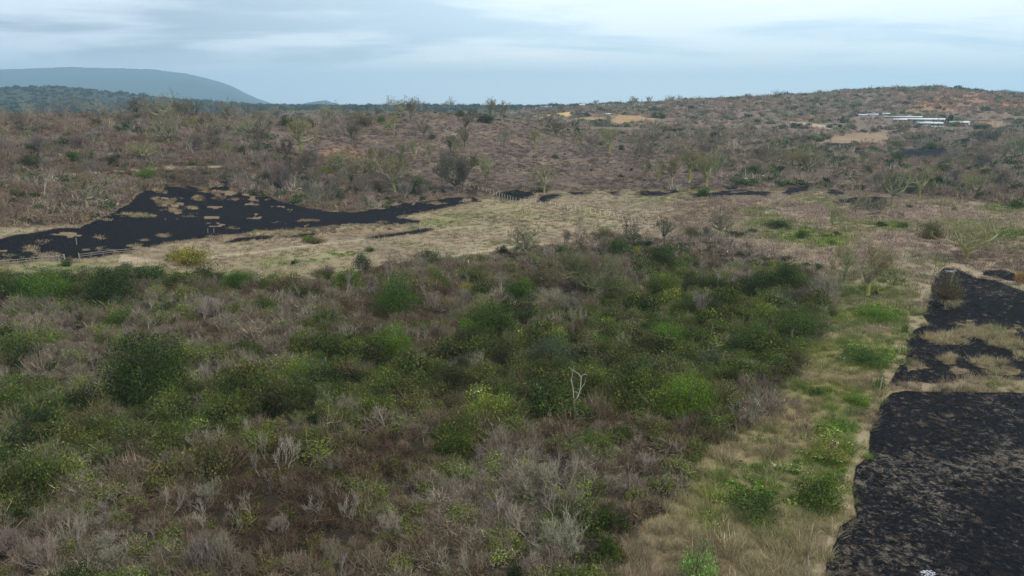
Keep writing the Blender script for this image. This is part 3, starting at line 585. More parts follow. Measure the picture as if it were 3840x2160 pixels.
def bottle(rs, h, r, lean=(0, 0)):
    zs = np.array([-0.03, 0, .12, .3, .5, .7, .85, 1.0]); rr = np.array([1.35, 1.25, 0.98, 1.02, 1.0, .86, .74, .7])*r
    p = np.stack([lean[0]*zs**1.5*h+rs.normal(size=8)*r*0.06, lean[1]*zs**1.5*h+rs.normal(size=8)*r*0.06, zs*h], 1); return p, rr
def make_ceiba(seed, th=0.36, tr=0.04, nl=5, spread=1.0, lr=0.74, mx=5, wob=0.22, first=0.27, ntw=3, lean=0.0, fat=0.66):
    """bottle trunk, a whorl of heavy limbs that leave low and arch up, forking again and again towards the rim"""
    rs = np.random.RandomState(seed); c = dict(wob=wob, up=0.13, tap=0.74, side=0.30, split=[2, 2, 2, 3], ang=0.46, lr=lr)
    tp, trd = bottle(rs, th, tr, (lean, lean*0.3)); out = []; top = tp[-1]
    for j in range(nl):
        a = j*2*math.pi/nl+rs.normal()*0.25; el = rs.uniform(0.25, 0.95)/spread
        D = unit(np.array([math.cos(a), math.sin(a), el])); z0 = top-np.array([0, 0, rs.uniform(0, 0.05)])
        grow(rs, z0, D, first*rs.uniform(0.85, 1.15)*(0.8+0.25*spread), tr*fat*rs.uniform(0.8, 1.1), 1, mx, out, c, 1.0)
    grow(rs, top-np.array([0, 0, 0.02]), unit(np.array([rs.normal()*0.35, rs.normal()*0.35, 1])), first*0.75, tr*0.6, 1, mx, out, c, 0.3)
    allp = np.concatenate([o[0] for o in out]); H = np.percentile(allp[:, 2], 99)+0.02; Wd = np.percentile(np.abs(allp[:, :2]).max(1), 96)*2
    cr = limbs_mesh('crown', out, rs, mx, sides=(7, 6, 5, 4, 3, 3), ntw=ntw, twl=0.07, tww=0.004, tw_from=mx, fatk=1.6)
    tb = MBd().add(tube(tp, trd, 12), (1.0, 1.0, 1.0), 0)
    for B in (cr, tb): B.V = [q/H for q in B.V]
    return dict(trunk=tb.build('trunk', [MB, MT]), crown=cr.build('crown', [MB, MT]), w=Wd/H)
def make_bare(seed, stems=1, mx=4, th=0.28, spread=0.5, r0=0.022, ntw=2, wob=0.2, lr=0.74, twl=0.09, up=0.2, split=(2, 2, 3), fatk=1.25, tww=0.0035):
    rs = np.random.RandomState(seed); c = dict(wob=wob, up=up, tap=0.7, side=0.5, split=list(split), ang=spread, lr=lr); out = []
    tb = MBd()
    for s in range(stems):
        a = rs.uniform(0, 6.28); lean = (0.15 if stems == 1 else rs.uniform(0.3, 0.8))
        D = unit(np.array([math.cos(a)*lean, math.sin(a)*lean, 1])); P = np.array([math.cos(a), math.sin(a), 0])*0.02*(stems > 1)
        pts = [P-[0, 0, .03]]
        for i in range(5): D = unit(D+rs.normal(size=3)*0.12); pts.append(pts[-1]+D*th/4.5)
        rr = np.linspace(r0*1.25, r0*0.85, 6)*(1 if stems == 1 else 0.7); tb.add(tube(pts, rr, 7), (1.0, 1.0, 1.0), 0)
        for j in range(rs.choice([2, 3])):
            sd = unit(np.cross(D, rs.normal(size=3))); grow(rs, pts[-1], unit(D+sd*spread), 0.28*rs.uniform(0.8, 1.2), rr[-1]*0.75, 1, mx-(stems > 3), out, c, 1.0)
    allp = np.concatenate([o[0] for o in out]); H = np.percentile(allp[:, 2], 99)+0.03; Wd = np.percentile(np.abs(allp[:, :2]).max(1), 97)*2
    cr = limbs_mesh('crown', out, rs, mx-(stems > 3), ntw=ntw, twl=twl, tww=tww, twc=0.6, fatk=fatk)
    for B in (cr, tb): B.V = [q/H for q in B.V]
    return dict(trunk=tb.build('trunk', [MB, MT]), crown=cr.build('crown', [MB, MT]), w=Wd/H)
def make_green(seed, me, r0=0.05):
    rs = np.random.RandomState(seed); pts = [np.array([0, 0, -0.05])]; D = np.array([rs.normal()*.1, rs.normal()*.1, 1.0])
    for i in range(4): D = unit(D+rs.normal(size=3)*0.15); pts.append(pts[-1]+D*0.13)
    tb = MBd().add(tube(np.array(pts), np.linspace(r0, r0*0.6, 5), 7), (1.0, 1.0, 1.0), 0)
    for j in range(3):
        d = unit(rs.normal(size=3)+[0, 0, 1]); tb.add(tube(np.array([pts[-1], pts[-1]+d*0.2, pts[-1]+d*0.42+[0, 0, .05]]), np.array([r0*.5, r0*.35, r0*.1]), 5), (1.0, 1.0, 1.0), 0)
    return dict(trunk=tb.build('trunk', [MB, MT]), crown=me, w=2.0)

def sapling(seed, stems, mx, r0, tww, fatk, th=.3, spread=.5):
    k = make_bare(seed, stems, mx, th, spread, r0, 1, fatk=fatk, tww=tww)
    V, F, S, M = [], [], [], []; n = 0
    for me in (k['trunk'], k['crown']):
        v = np.zeros(len(me.vertices)*3); me.vertices.foreach_get('co', v); f = np.zeros(len(me.polygons)*3, int); me.loops.foreach_get('vertex_index', f)
        V.append(v.reshape(-1, 3)); F.append(f.reshape(-1, 3)+n); n += len(me.vertices)
    V = np.concatenate(V); F = np.concatenate(F)
    me = mesh('sapling', V, F, [MT], attrs=[('shade', 'FLOAT_COLOR', np.ones((len(V), 3)))]); return me
SH_NEAR = [dry_bush(100+i, 44, 760, 1.0, [0.8, 0.95, 0.75, 1.1, 0.9][i], 0, 0.021, upright=[0, .2, 0, .5, .1][i]) for i in range(5)]
SH_LEAF = [dry_bush(120+i, 36, 480, 1.0, [0.8, 0.9, 0.7, 0.85][i], 620, 0.022, upright=0.1*i) for i in range(4)]
SH_FAR = [dry_bush(140+i, 26, 190, 1.0, 0.85, 0, 0.05, upright=.1*i) for i in range(4)]
SH_FARL = [dry_bush(150+i, 20, 130, 1.0, 0.8, 160, 0.05) for i in range(3)]
LF_S = [leafy(200+i, 1100, 0.048, 9) for i in range(4)]
LF_M = [leafy(210+i, 3300, 0.030, 16, ntw=120, open_=0.32) for i in range(5)]
LF_L = [leafy(220+i, 9500, 0.018, 30, ntw=260, tw=0.011) for i in range(3)]
LF_O = [leafy(230+i, 2600, 0.026, 14, h=0.75, ntw=420, tw=0.014, open_=0.35) for i in range(4)]
TF_MD = [tuft(300+i, 60, 0.8, 0.55, 0.8, 0.035) for i in range(5)]
TF_TALL = [tuft(310+i, 90, 0.6, 0.95, 0.7, 0.022) for i in range(5)]
TF_GR = [tuft(320+i, 90, 0.6, 0.7, 0.9, 0.03, green=.2) for i in range(4)]
HERB = [leafy(330+i, 220, 0.10, 7, h=0.5, ntw=30) for i in range(3)]
SAP_N = [sapling(500+i, [1, 2, 1, 3][i], 3, .013, .0045, 0.85, spread=[.5, .4, .65, .4][i]) for i in range(4)]; SAP_F = [sapling(510+i, [1, 3, 1, 4][i], 3, .018, .008, 1.4, spread=[.55, .45, .7, .5][i]) for i in range(4)]
C_SHRUB = proto_set('dry_shrub_source', SH_NEAR+SH_LEAF+LF_O+LF_M[:3]+LF_S[:2]+SAP_N); C_FAR = proto_set('far_shrub_source', SH_FAR+SH_FARL+[leafy(240+i, 260, 0.11, 8, ntw=20, tw=0.04) for i in range(3)]+SAP_F)
C_TUFT = proto_set('grass_tuft_source', TF_MD+TF_TALL+TF_GR+HERB)

# ------------------------------------------------------------------ covers
rs0 = np.random.RandomState(7)
def polar(n, d0, d1, a0, a1, rs=rs0, pw=2.0):
    """n points between two distances and two bearings; pw=2 is even per area, lower crowds the near end"""
    d = (rs.uniform(size=n)*(d1**pw-d0**pw)+d0**pw)**(1/pw); a = rs.uniform(R(a0), R(a1), n)
    return np.sin(a)*d, np.cos(a)*d
def pal(cols, t):
    cols = np.array(cols); t = np.clip(t, 0, 0.9999)*(len(cols)-1); i = t.astype(int); f = (t-i)[:, None]
    return cols[i]*(1-f)+cols[i+1]*f
BROWNS = [(0.100,0.069,0.042),(0.155,0.113,0.070),(0.190,0.148,0.100),(0.222,0.180,0.131),(0.262,0.218,0.167)]
def occupied(Z):
    return np.maximum.reduce([Z['burnR'], Z['burnL'], Z['burnM'], Z['burnF'], Z['path'], np.clip(Z['track'], 0, 1), Z['meadow'], Z['yf'], Z['of'], Z['rf']*0.8])
def near_scrub():
    x, y = polar(10800, 44, 175, -50, 30, pw=1.55); Z = zones(x, y); u, v, d = Z['u'], Z['v'], Z['d']
    ed = occupied(Z) + (fbm(x, y, 5, 77, 2)-0.5)*0.5
    k = (ed < 0.45) & (u > -1200) & (u < 3300); x, y, u, v, d = x[k], y[k], u[k], v[k], d[k]; gb = Z['gb'][k]; z = Z['z'][k]; n = len(x)
    n1 = fbm(x, y, 22, 81, 3); n2 = fbm(x, y, 7, 82, 3); r = rs0.uniform(size=n)
    g = np.clip(gb*1.25 + (n2-0.5)*2.2 + (n1-0.5)*1.0 + 0.05, 0, 1)
    t = np.clip(0.5 + (n1-0.5)*2.2 + (n2-.5)*1.0 + (r-0.5)*0.55 + 0.18*sstep(900, 760, v) - 0.02*sstep(1150, 1350, v), 0, 1)
    tint = pal(BROWNS, t)*rs0.uniform(0.82, 1.15, (n, 1))
    green = pal([(0.050,0.050,0.018),(0.072,0.076,0.022),(0.115,0.125,0.026),(0.050,0.070,0.020)], rs0.uniform(size=n))*rs0.uniform(0.75, 1.2, (n, 1))
    gm = np.clip(g*1.1-0.1, 0, 1)*(rs0.uniform(size=n) < 0.85)
    tint = tint*(1-0.6*gm[:, None])+green*0.6*gm[:, None]
    s = np.exp(rs0.normal(size=n)*0.42)*(1.15+1.3*(n2-0.35)); s = np.minimum(s, np.where(d < 75, 1.6, 2.4))
    leafy_ = rs0.uniform(size=n) < np.clip(g*1.1+0.12, 0, 0.95)
    idx = np.where(leafy_, rs0.randint(5, 9, n), rs0.randint(0, 5, n))
    thickleaf = (rs0.uniform(size=n) < np.clip(g-0.25, 0, 0.30)) & (idx > 4); idx = np.where(thickleaf, rs0.randint(9, 18, n), idx)
    tint = np.where(thickleaf[:, None], green*rs0.uniform(0.65, 1.45, (n, 1))*np.array([0.9, 1.05, 0.85]), tint); s = np.where(thickleaf, s*1.45, s)
    s = np.where((rs0.uniform(size=n) < 0.35), s*0.65, s*1.12)
    sap = (rs0.uniform(size=n) < 0.075) & (idx < 5); idx = np.where(sap, rs0.randint(18, 22, n), idx); s = np.where(sap, rs0.uniform(2.2, 3.7, n), s)
    tint = np.where(sap[:, None], pal([(0.14,0.115,0.085),(0.20,0.17,0.13),(0.34,0.30,0.24)], rs0.uniform(size=n)**1.4), tint)
    return np.stack([x, y, z-0.1], 1), rs0.uniform(0, 6.28, n), s, idx, tint, u, v, d
NS = near_scrub()
def split_near():
    P, yaw, s, idx, tint, u, v, d = NS
    inview = (idx < 9) & (u > 10) & (u < 2560) & (v < 1440) & (v > 640)
    size = s/d*np.where(inview, 1, 0); order = np.argsort(-size); top = order[:290]
    rest = np.ones(len(s), bool); rest[top] = False
    sc3 = s[:, None]*rs0.uniform(0.8, 1.25, (len(s), 3))*np.where(idx < 18, 1, 0.9)[:, None]*[1, 1, 1.15]
    scatter('scrub_undergrowth', P[rest], yaw[rest], sc3[rest], idx[rest], tint[rest], C_SHRUB, kind='stuff', label='leafless grey-brown and olive scrub covering the near ground')
    return top, sc3
TOP, SC3 = split_near()

def mid_scrub():
    PP = []
    def emit(x, y, dens_f, size, gfrac, minocc=0.5, trees=0.0, brt=1.0, greens=((0.05,0.07,0.03),(0.085,0.10,0.035),(0.10,0.15,0.035)), occw=1.0, pick_far=True, red=True, flat=1.0, tintpal=[(1.27*c[0], 1.21*c[1], 1.27*c[2]) for c in BROWNS[1:]]):
        Z = zones(x, y); d = Z['d']; occ = occupied(Z)*occw; r = rs0.uniform(size=len(x))
        cl = fbm(x, y, 30, 91, 3); cl2 = fbm(x, y, 11, 92, 2)
        k = (occ + (cl2-0.5)*0.6 < minocc) & (r < dens_f(Z, cl, cl2))
        x, y, z = x[k], y[k], Z['z'][k]; n = len(x); cl, cl2 = cl[k], cl2[k]; Zk = {q: w_[k] for q, w_ in Z.items()}
        s = size(Zk, cl)*np.exp(rs0.normal(size=n)*0.28); g = rs0.uniform(size=n) < np.clip(gfrac(Zk, cl, cl2), 0, 1)
        t = np.clip(0.45+(cl-0.5)*2.0+rs0.normal(size=n)*0.2, 0, 1)
        tint = pal(tintpal, t)*brt*rs0.uniform(0.8, 1.2, (n, 1)); gt = pal(greens, rs0.uniform(size=n)**1.5)*rs0.uniform(0.7, 1.25, (n, 1))
        rd = np.clip(Zk['red'], 0, 1)[:, None]*0.75; tint = tint*(1-rd)+np.array([0.33, 0.18, 0.11])*rd
        tint = np.where(g[:, None], gt, tint)
        idx = np.where(g, rs0.randint(4, 10, n), rs0.randint(0, 4, n)); tr = (rs0.uniform(size=n) < trees*(1.2-Zk['purple'])) & ~g; idx = np.where(tr, rs0.randint(10, 14, n), idx); s = np.where(tr, np.minimum(s*rs0.uniform(1.2, 1.9, n), rs0.uniform(4.0, 7.5, n)), s); tint = np.where(tr[:, None], tint*rs0.uniform(0.6, 1.3, (n, 1)), tint); s3 = s[:, None]*rs0.uniform(0.8, 1.25, (n, 3))*[1, 1, flat]
        PP.append((np.stack([x, y, z-0.15*s], 1), rs0.uniform(0, 6.28, n), s3, idx, tint))
    # band of scrub between 165 m and the meadow, and right-hand thicket patches in the meadow
    x, y = polar(9500, 165, 300, -42, 34)
    emit(x, y, lambda Z, c, c2: np.where(Z['v'] > 585, 0.9, 0.6), lambda Z, c: 1.25+0.8*c, lambda Z, c, c2: 0.10+Z['gb']*0.6)
    # left hill: leafless woodland
    x, y = polar(7800, 212, 520, -44, -11)
    emit(x, y, lambda Z, c, c2: np.where(Z['purple'] > 0.4, 0.10, 1.0)*sstep(0.24, 0.42, c+0.15), lambda Z, c: 1.7+1.3*c, lambda Z, c, c2: 0.06+0.45*sstep(0.56, 0.75, c), 0.55, trees=0.32, brt=0.9)
    # middle slope: low tawny brush
    x, y = polar(9000, 300, 620, -14, 17)
    emit(x, y, lambda Z, c, c2: np.where(Z['purple'] > 0.4, 0.55, 0.5), lambda Z, c: np.where(Z['purple'] > 0.4, 0.55+0.35*c, 1.5+1.2*c), lambda Z, c, c2: np.where(Z['purple'] > 0.4, 0.01, 0.2), 0.92, flat=0.8, trees=0.06)
    # right plain and slopes
    x, y = polar(8000, 285, 700, 10, 44)
    emit(x, y, lambda Z, c, c2: np.where(Z['purple'] > 0.4, 0.05, 1.0)*sstep(0.2, 0.4, c+0.1), lambda Z, c: 1.4+1.4*c+Z['d']/800, lambda Z, c, c2: 0.13+0.55*sstep(0.52, 0.72, c), 0.55, brt=1.1, trees=0.25)
    x, y = polar(13000, 700, 1550, 2, 44, pw=1.6)
    emit(x, y, lambda Z, c, c2: 0.25+0.75*sstep(0.34, 0.5, fbm(Z['u']*0+x, y, 70, 93, 3)), lambda Z, c: 2.2+1.6*c+Z['d']/900, lambda Z, c, c2: 0.14+0.4*sstep(0.52, 0.72, c), 0.60, brt=1.1, trees=0.12, greens=((0.07,0.085,0.05),(0.10,0.115,0.055),(0.12,0.15,0.05)))
    x, y = polar(5200, 560, 1500, -44, 4, pw=1.8)
    emit(x, y, lambda Z, c, c2: 1.0+0*c, lambda Z, c: 3.0+2.0*c+Z['d']/1500, lambda Z, c, c2: 0.25, 1.0)
    x, y = polar(9000, 1500, 3300, -44, 44, pw=1.9)
    emit(x, y, lambda Z, c, c2: 1.0+0*c, lambda Z, c: 5.5+3*c, lambda Z, c, c2: 1.0, 1.2, greens=((0.035,0.05,0.03),(0.05,0.07,0.035)))
    # low brown brush standing in the open grass
    x, y = polar(60000, 110, 560, -44, 46, pw=1.7); Z = zones(x, y)
    k = (blob(Z['u'], Z['v'], BRUSH)+(fbm(x, y, 6, 95, 2)-0.5)*0.5 > 0.5) & (np.maximum(Z['burnR'], Z['burnL']) < 0.6) & (rs0.uniform(size=len(x)) < 0.8)
    x, y, z = x[k], y[k], Z['z'][k]; n = len(x); s = np.exp(rs0.normal(size=n)*0.3)*0.95
    PP.append((np.stack([x, y, z-0.1], 1), rs0.uniform(0, 6.28, n), s[:, None]*rs0.uniform(0.8, 1.2, (n, 3))*[1, 1, .8], rs0.randint(0, 4, n), pal(BROWNS, fbm(x, y, 12, 96, 3))*1.2*rs0.uniform(0.75, 1.2, (n, 1))))
    cat = [np.concatenate([p[i] for p in PP]) for i in range(5)]
    scatter('distant_woods', *cat, C_FAR, kind='stuff', label='leafless brushwood with scattered evergreen bushes over the slopes')
mid_scrub()

def grass():
    PP = []
    def emit(x, y, sel, idx, s, tint, sink=0.05):
        Z = zones(x, y); k = sel(Z, x, y); x, y = x[k], y[k]; Zk = {q: w_[k] for q, w_ in Z.items()}; n = len(x)
        s_ = s(Zk, n); s_ = s_[:, None]*rs0.uniform(0.8, 1.2, (n, 3)); t = tint(Zk, x, y, n); PP.append((np.stack([x, y, Zk['z']-sink], 1), rs0.uniform(0, 6.28, n), s_, idx(Zk, n, x, y), t))
    free = lambda Z: np.clip(np.maximum.reduce([Z['burnR'], Z['burnL'], Z['burnM']])*(1-np.clip(Z['tan']*1.5, 0, 1)), 0, 1) + np.clip(Z['path']*1.2-0.1, 0, 1)*np.where(fbm(Z['u']*1.0, Z['v']*1.0, 9, 302, 2) > 0.52, 0.2, 1) + np.clip(Z['track'], 0, 1)*0.8
    def tn(Z, x, y, n):
        f = fbm(x, y, 14, 61, 3); f2 = fbm(x, y, 40, 62, 3)
        pink = (sstep(1500, 2100, Z['u'])*sstep(720, 640, Z['v']))[:, None]
        c = pal([(0.24,0.19,0.125),(0.33,0.265,0.18),(0.39,0.32,0.225),(0.31,0.24,0.18)], np.clip(0.5+(f-0.5)*2.4, 0, 1)); c = c*(1-pink)+np.array([0.36,0.275,0.212])*pink
        gold = (sstep(740, 860, Z['v'])*sstep(1400, 1700, Z['u']))[:, None]; c = c*(1-gold*0.8)+np.array([0.37,0.31,0.165])*gold*0.8
        br = sstep(1180, 1380, Z['v'])*sstep(1500, 1600, Z['u']); c = mixa(c, (0.20,0.145,0.10), br*sstep(0.35, 0.6, f)*0.85)
        c = mixa(c, (0.22,0.155,0.11), sstep(0.56, 0.68, f2)*0.6)
        g = np.clip(Z['gg']*1.9+(f-0.5)*1.5+gold[:, 0]*0.2, 0, 1)*(rs0.uniform(size=n) < 0.9); g = np.where(Z['gg'] < 0.08, np.clip((f-0.53)*3, 0, .55), g)
        yg = pal([(0.09,0.145,0.03),(0.15,0.21,0.04),(0.25,0.27,0.065)], fbm(x, y, 9, 63, 2)*1.4-0.2)
        return (c*(1-g[:, None])+yg*g[:, None])*rs0.uniform(0.8, 1.2, (n, 1))
    def tall(Z, n, x, y):
        g = np.clip(Z['gg']+(fbm(x, y, 6, 64, 2)-0.5), 0, 1) > 0.55
        return np.where(g, np.where(rs0.uniform(size=n) < 0.45, rs0.randint(14, 17, n), rs0.randint(10, 14, n)), rs0.randint(5, 10, n))
    # corridor between the thicket and the burnt field
    x, y = polar(17000, 46, 165, -6, 46, pw=1.7)
    emit(x, y, lambda Z, x, y: (Z['meadow'] > 0.35) & (free(Z) < 0.45) & (Z['u'] < 2900), tall, lambda Z, n: np.exp(rs0.normal(size=n)*0.28)*0.85, tn)
    # wide meadow
    x, y = polar(52000, 150, 420, -46, 46, pw=1.5)
    emit(x, y, lambda Z, x, y: (Z['meadow'] > 0.35) & (free(Z) < 0.45), lambda Z, n, x, y: np.where((Z['gg'] > 0.5) & (rs0.uniform(size=n) < 0.4), rs0.randint(14, 17, n), rs0.randint(0, 5, n)), lambda Z, n: np.exp(rs0.normal(size=n)*0.3)*(0.85+0.5*(Z['u'] > 1700)), tn)
    # tawny middle slope
    x, y = polar(15000, 300, 600, -16, 18, pw=1.6)
    emit(x, y, lambda Z, x, y: (Z['purple'] > 0.3), lambda Z, n, x, y: rs0.randint(0, 5, n), lambda Z, n: np.exp(rs0.normal(size=n)*0.3)*1.3,
         lambda Z, x, y, n: pal([(0.13,0.096,0.08),(0.165,0.125,0.103),(0.235,0.18,0.135)], np.clip(0.4+(fbm(x, y, 26, 66, 3)-0.5)*2.6, 0, 1))*rs0.uniform(0.8, 1.2, (n, 1)))
    # unburnt tufts inside the burnt ground
    x, y = polar(26000, 60, 420, -44, 46, pw=1.6); x2, y2 = polar(60000, 195, 345, -44, -4); x, y = np.concatenate([x, x2]), np.concatenate([y, y2])
    emit(x, y, lambda Z, x, y: (Z['tan'] + (fbm(x, y, 3.2, 43, 3)-0.5)*1.7 > np.where(Z['v'] > 640, 0.42, 0.72)) & (Z['tan'] > 0.03) & (np.maximum(Z['burnL'], Z['burnR']) > 0.3) & (rs0.uniform(size=len(x)) < np.where(Z['v'] > 640, 0.9, 1)), lambda Z, n, x, y: np.where(Z['v'] > 640, rs0.randint(5, 10, n), rs0.randint(0, 5, n)), lambda Z, n: np.exp(rs0.normal(size=n)*0.3)*np.where(Z['v'] > 640, 0.9, 0.95),
         lambda Z, x, y, n: pal([(0.24,0.15,0.08),(0.40,0.30,0.17),(0.48,0.38,0.23)], np.clip(fbm(x, y, 10, 68, 3)*1.8-0.4, 0, 1))*rs0.uniform(0.75, 1.2, (n, 1)))
    # grass spilling over the edge of the char
    x, y = polar(26000, 48, 330, -44, 50, pw=1.3); be = lambda Z: np.maximum(Z['burnR'], Z['burnL'])
    emit(x, y, lambda Z, x, y: (be(Z) > 0.04) & (be(Z) < 0.7) & (rs0.uniform(size=len(x)) < np.where(Z['v'] > 640, 0.5, 0.25)), lambda Z, n, x, y: rs0.randint(5, 10, n), lambda Z, n: rs0.uniform(0.35, 0.8, n),
         lambda Z, x, y, n: pal([(0.03,0.022,0.018),(0.10,0.065,0.04),(0.28,0.22,0.14),(0.34,0.28,0.19)], rs0.uniform(size=n)), 0.02)
    # singed stubble standing on the char
    x, y = polar(26000, 46, 340, -10, 50, pw=1.2)
    emit(x, y, lambda Z, x, y: (np.maximum(Z['burnR'], Z['burnL']*0.8) > 0.7) & (rs0.uniform(size=len(x)) < np.where(Z['burnR'] > .5, 0.75, 0.2)*sstep(0.30, 0.6, fbm(x, y, 12, 69, 3)+0.08)), lambda Z, n, x, y: rs0.randint(5, 10, n), lambda Z, n: rs0.uniform(0.18, 0.55, n),
         lambda Z, x, y, n: pal([(0.012,0.012,0.014),(0.05,0.04,0.035),(0.17,0.12,0.075),(0.33,0.26,0.18)], rs0.uniform(size=n)**1.3), 0.02)
    cat = [np.concatenate([p[i] for p in PP]) for i in range(5)]
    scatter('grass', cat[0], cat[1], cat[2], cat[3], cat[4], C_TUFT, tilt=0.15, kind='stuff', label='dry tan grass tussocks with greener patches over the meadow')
grass()
CEI = [make_ceiba(401, .36), make_ceiba(402, .40, .042, 5, .9), make_ceiba(403, .34, .045, 6, 1.1), make_ceiba(404, .38, .036, 4, 0.95, lean=.2), make_ceiba(405, .42, .042, 5, .95), make_ceiba(406, .33, .04, 5, 1.15, wob=.28)]
CEI_W = [make_ceiba(411, .26, .042, 6, 1.5, first=.30), make_ceiba(412, .24, .045, 6, 1.8, first=.31), make_ceiba(413, .28, .038, 5, 1.4, first=.30, wob=.26)]
CEI_T = [make_ceiba(421, .50, .044, 4, .6, first=.19), make_ceiba(422, .52, .046, 4, .55, first=.18, wob=.28), make_ceiba(423, .46, .04, 4, .65, first=.20)]
BARE = [make_bare(431), make_bare(432, spread=.6), make_bare(433, th=.35, spread=.4), make_bare(434, wob=.28)]
BUSHY = [make_bare(441, 7, 5, .12, .45, .016, 2), make_bare(442, 9, 5, .1, .5, .015, 2), make_bare(443, 6, 5, .16, .4, .017, 2)]
GIANT = make_ceiba(451, .22, .04, 9, 1.9, mx=6, first=.30, ntw=3, wob=.26, fat=.5)
FIG = make_ceiba(452, .24, .055, 8, 1.4, mx=6, first=.28, ntw=3, wob=.24)
GR_S = [make_green(461+i, LF_S[i]) for i in range(4)]; GR_M = [make_green(466+i, LF_M[i]) for i in range(5)]; GR_L = [make_green(472+i, LF_L[i]) for i in range(3)]; GR_O = [make_green(476+i, LF_O[i]) for i in range(4)]

REG = []   # every plant placed, for labelling once all are known
def place(u, v, wpx, hpx, kit, cat, adj, crown_col, trunk_col=None, group=None, yaw=None, dmax=1750, single=False, name=None, label=None):
    x, y, z, d = ground(u, v, (30, dmax)); slant = math.hypot(d, CAMZ-z); mpp = slant/FPX*1.02
    H = hpx*mpp/max(0.55, math.cos(math.atan2(CAMZ-z, d))); Wm = wpx*mpp
    rs = random.Random(int(u*31+v*7)); yaw = rs.uniform(0, 6.28) if yaw is None else yaw
    sz = H if kit.get('w', 1) != 2.0 else H/0.93
    sx = Wm/kit['w']
    if single:
        r = link(name or cat.replace(' ', '_'), kit['crown']); r.color = (*crown_col, 1)
    else:
        r = bpy.data.objects.new(name or cat.replace(' ', '_'), None); COL.objects.link(r); r.empty_display_size = 0.5
        t = link('trunk', kit['trunk'], r); t.color = (*(trunk_col or crown_col), 1)
        c = link('crown', kit['crown'], r); c.color = (*crown_col, 1)
    r.location = (x, y, z-0.05); r.rotation_euler = (0, 0, yaw); r.scale = (sx, sx, sz)
    r['category'] = cat
    if group: r['group'] = group
    REG.append([r, cat, adj, u, v, label]); return r
def jit(c, s, k=0.12):
    rs = random.Random(s); g = 1+rs.uniform(-k, k)*1.4; return tuple(max(0.003, q*g*(1+rs.uniform(-k, k)*.5)) for q in c)
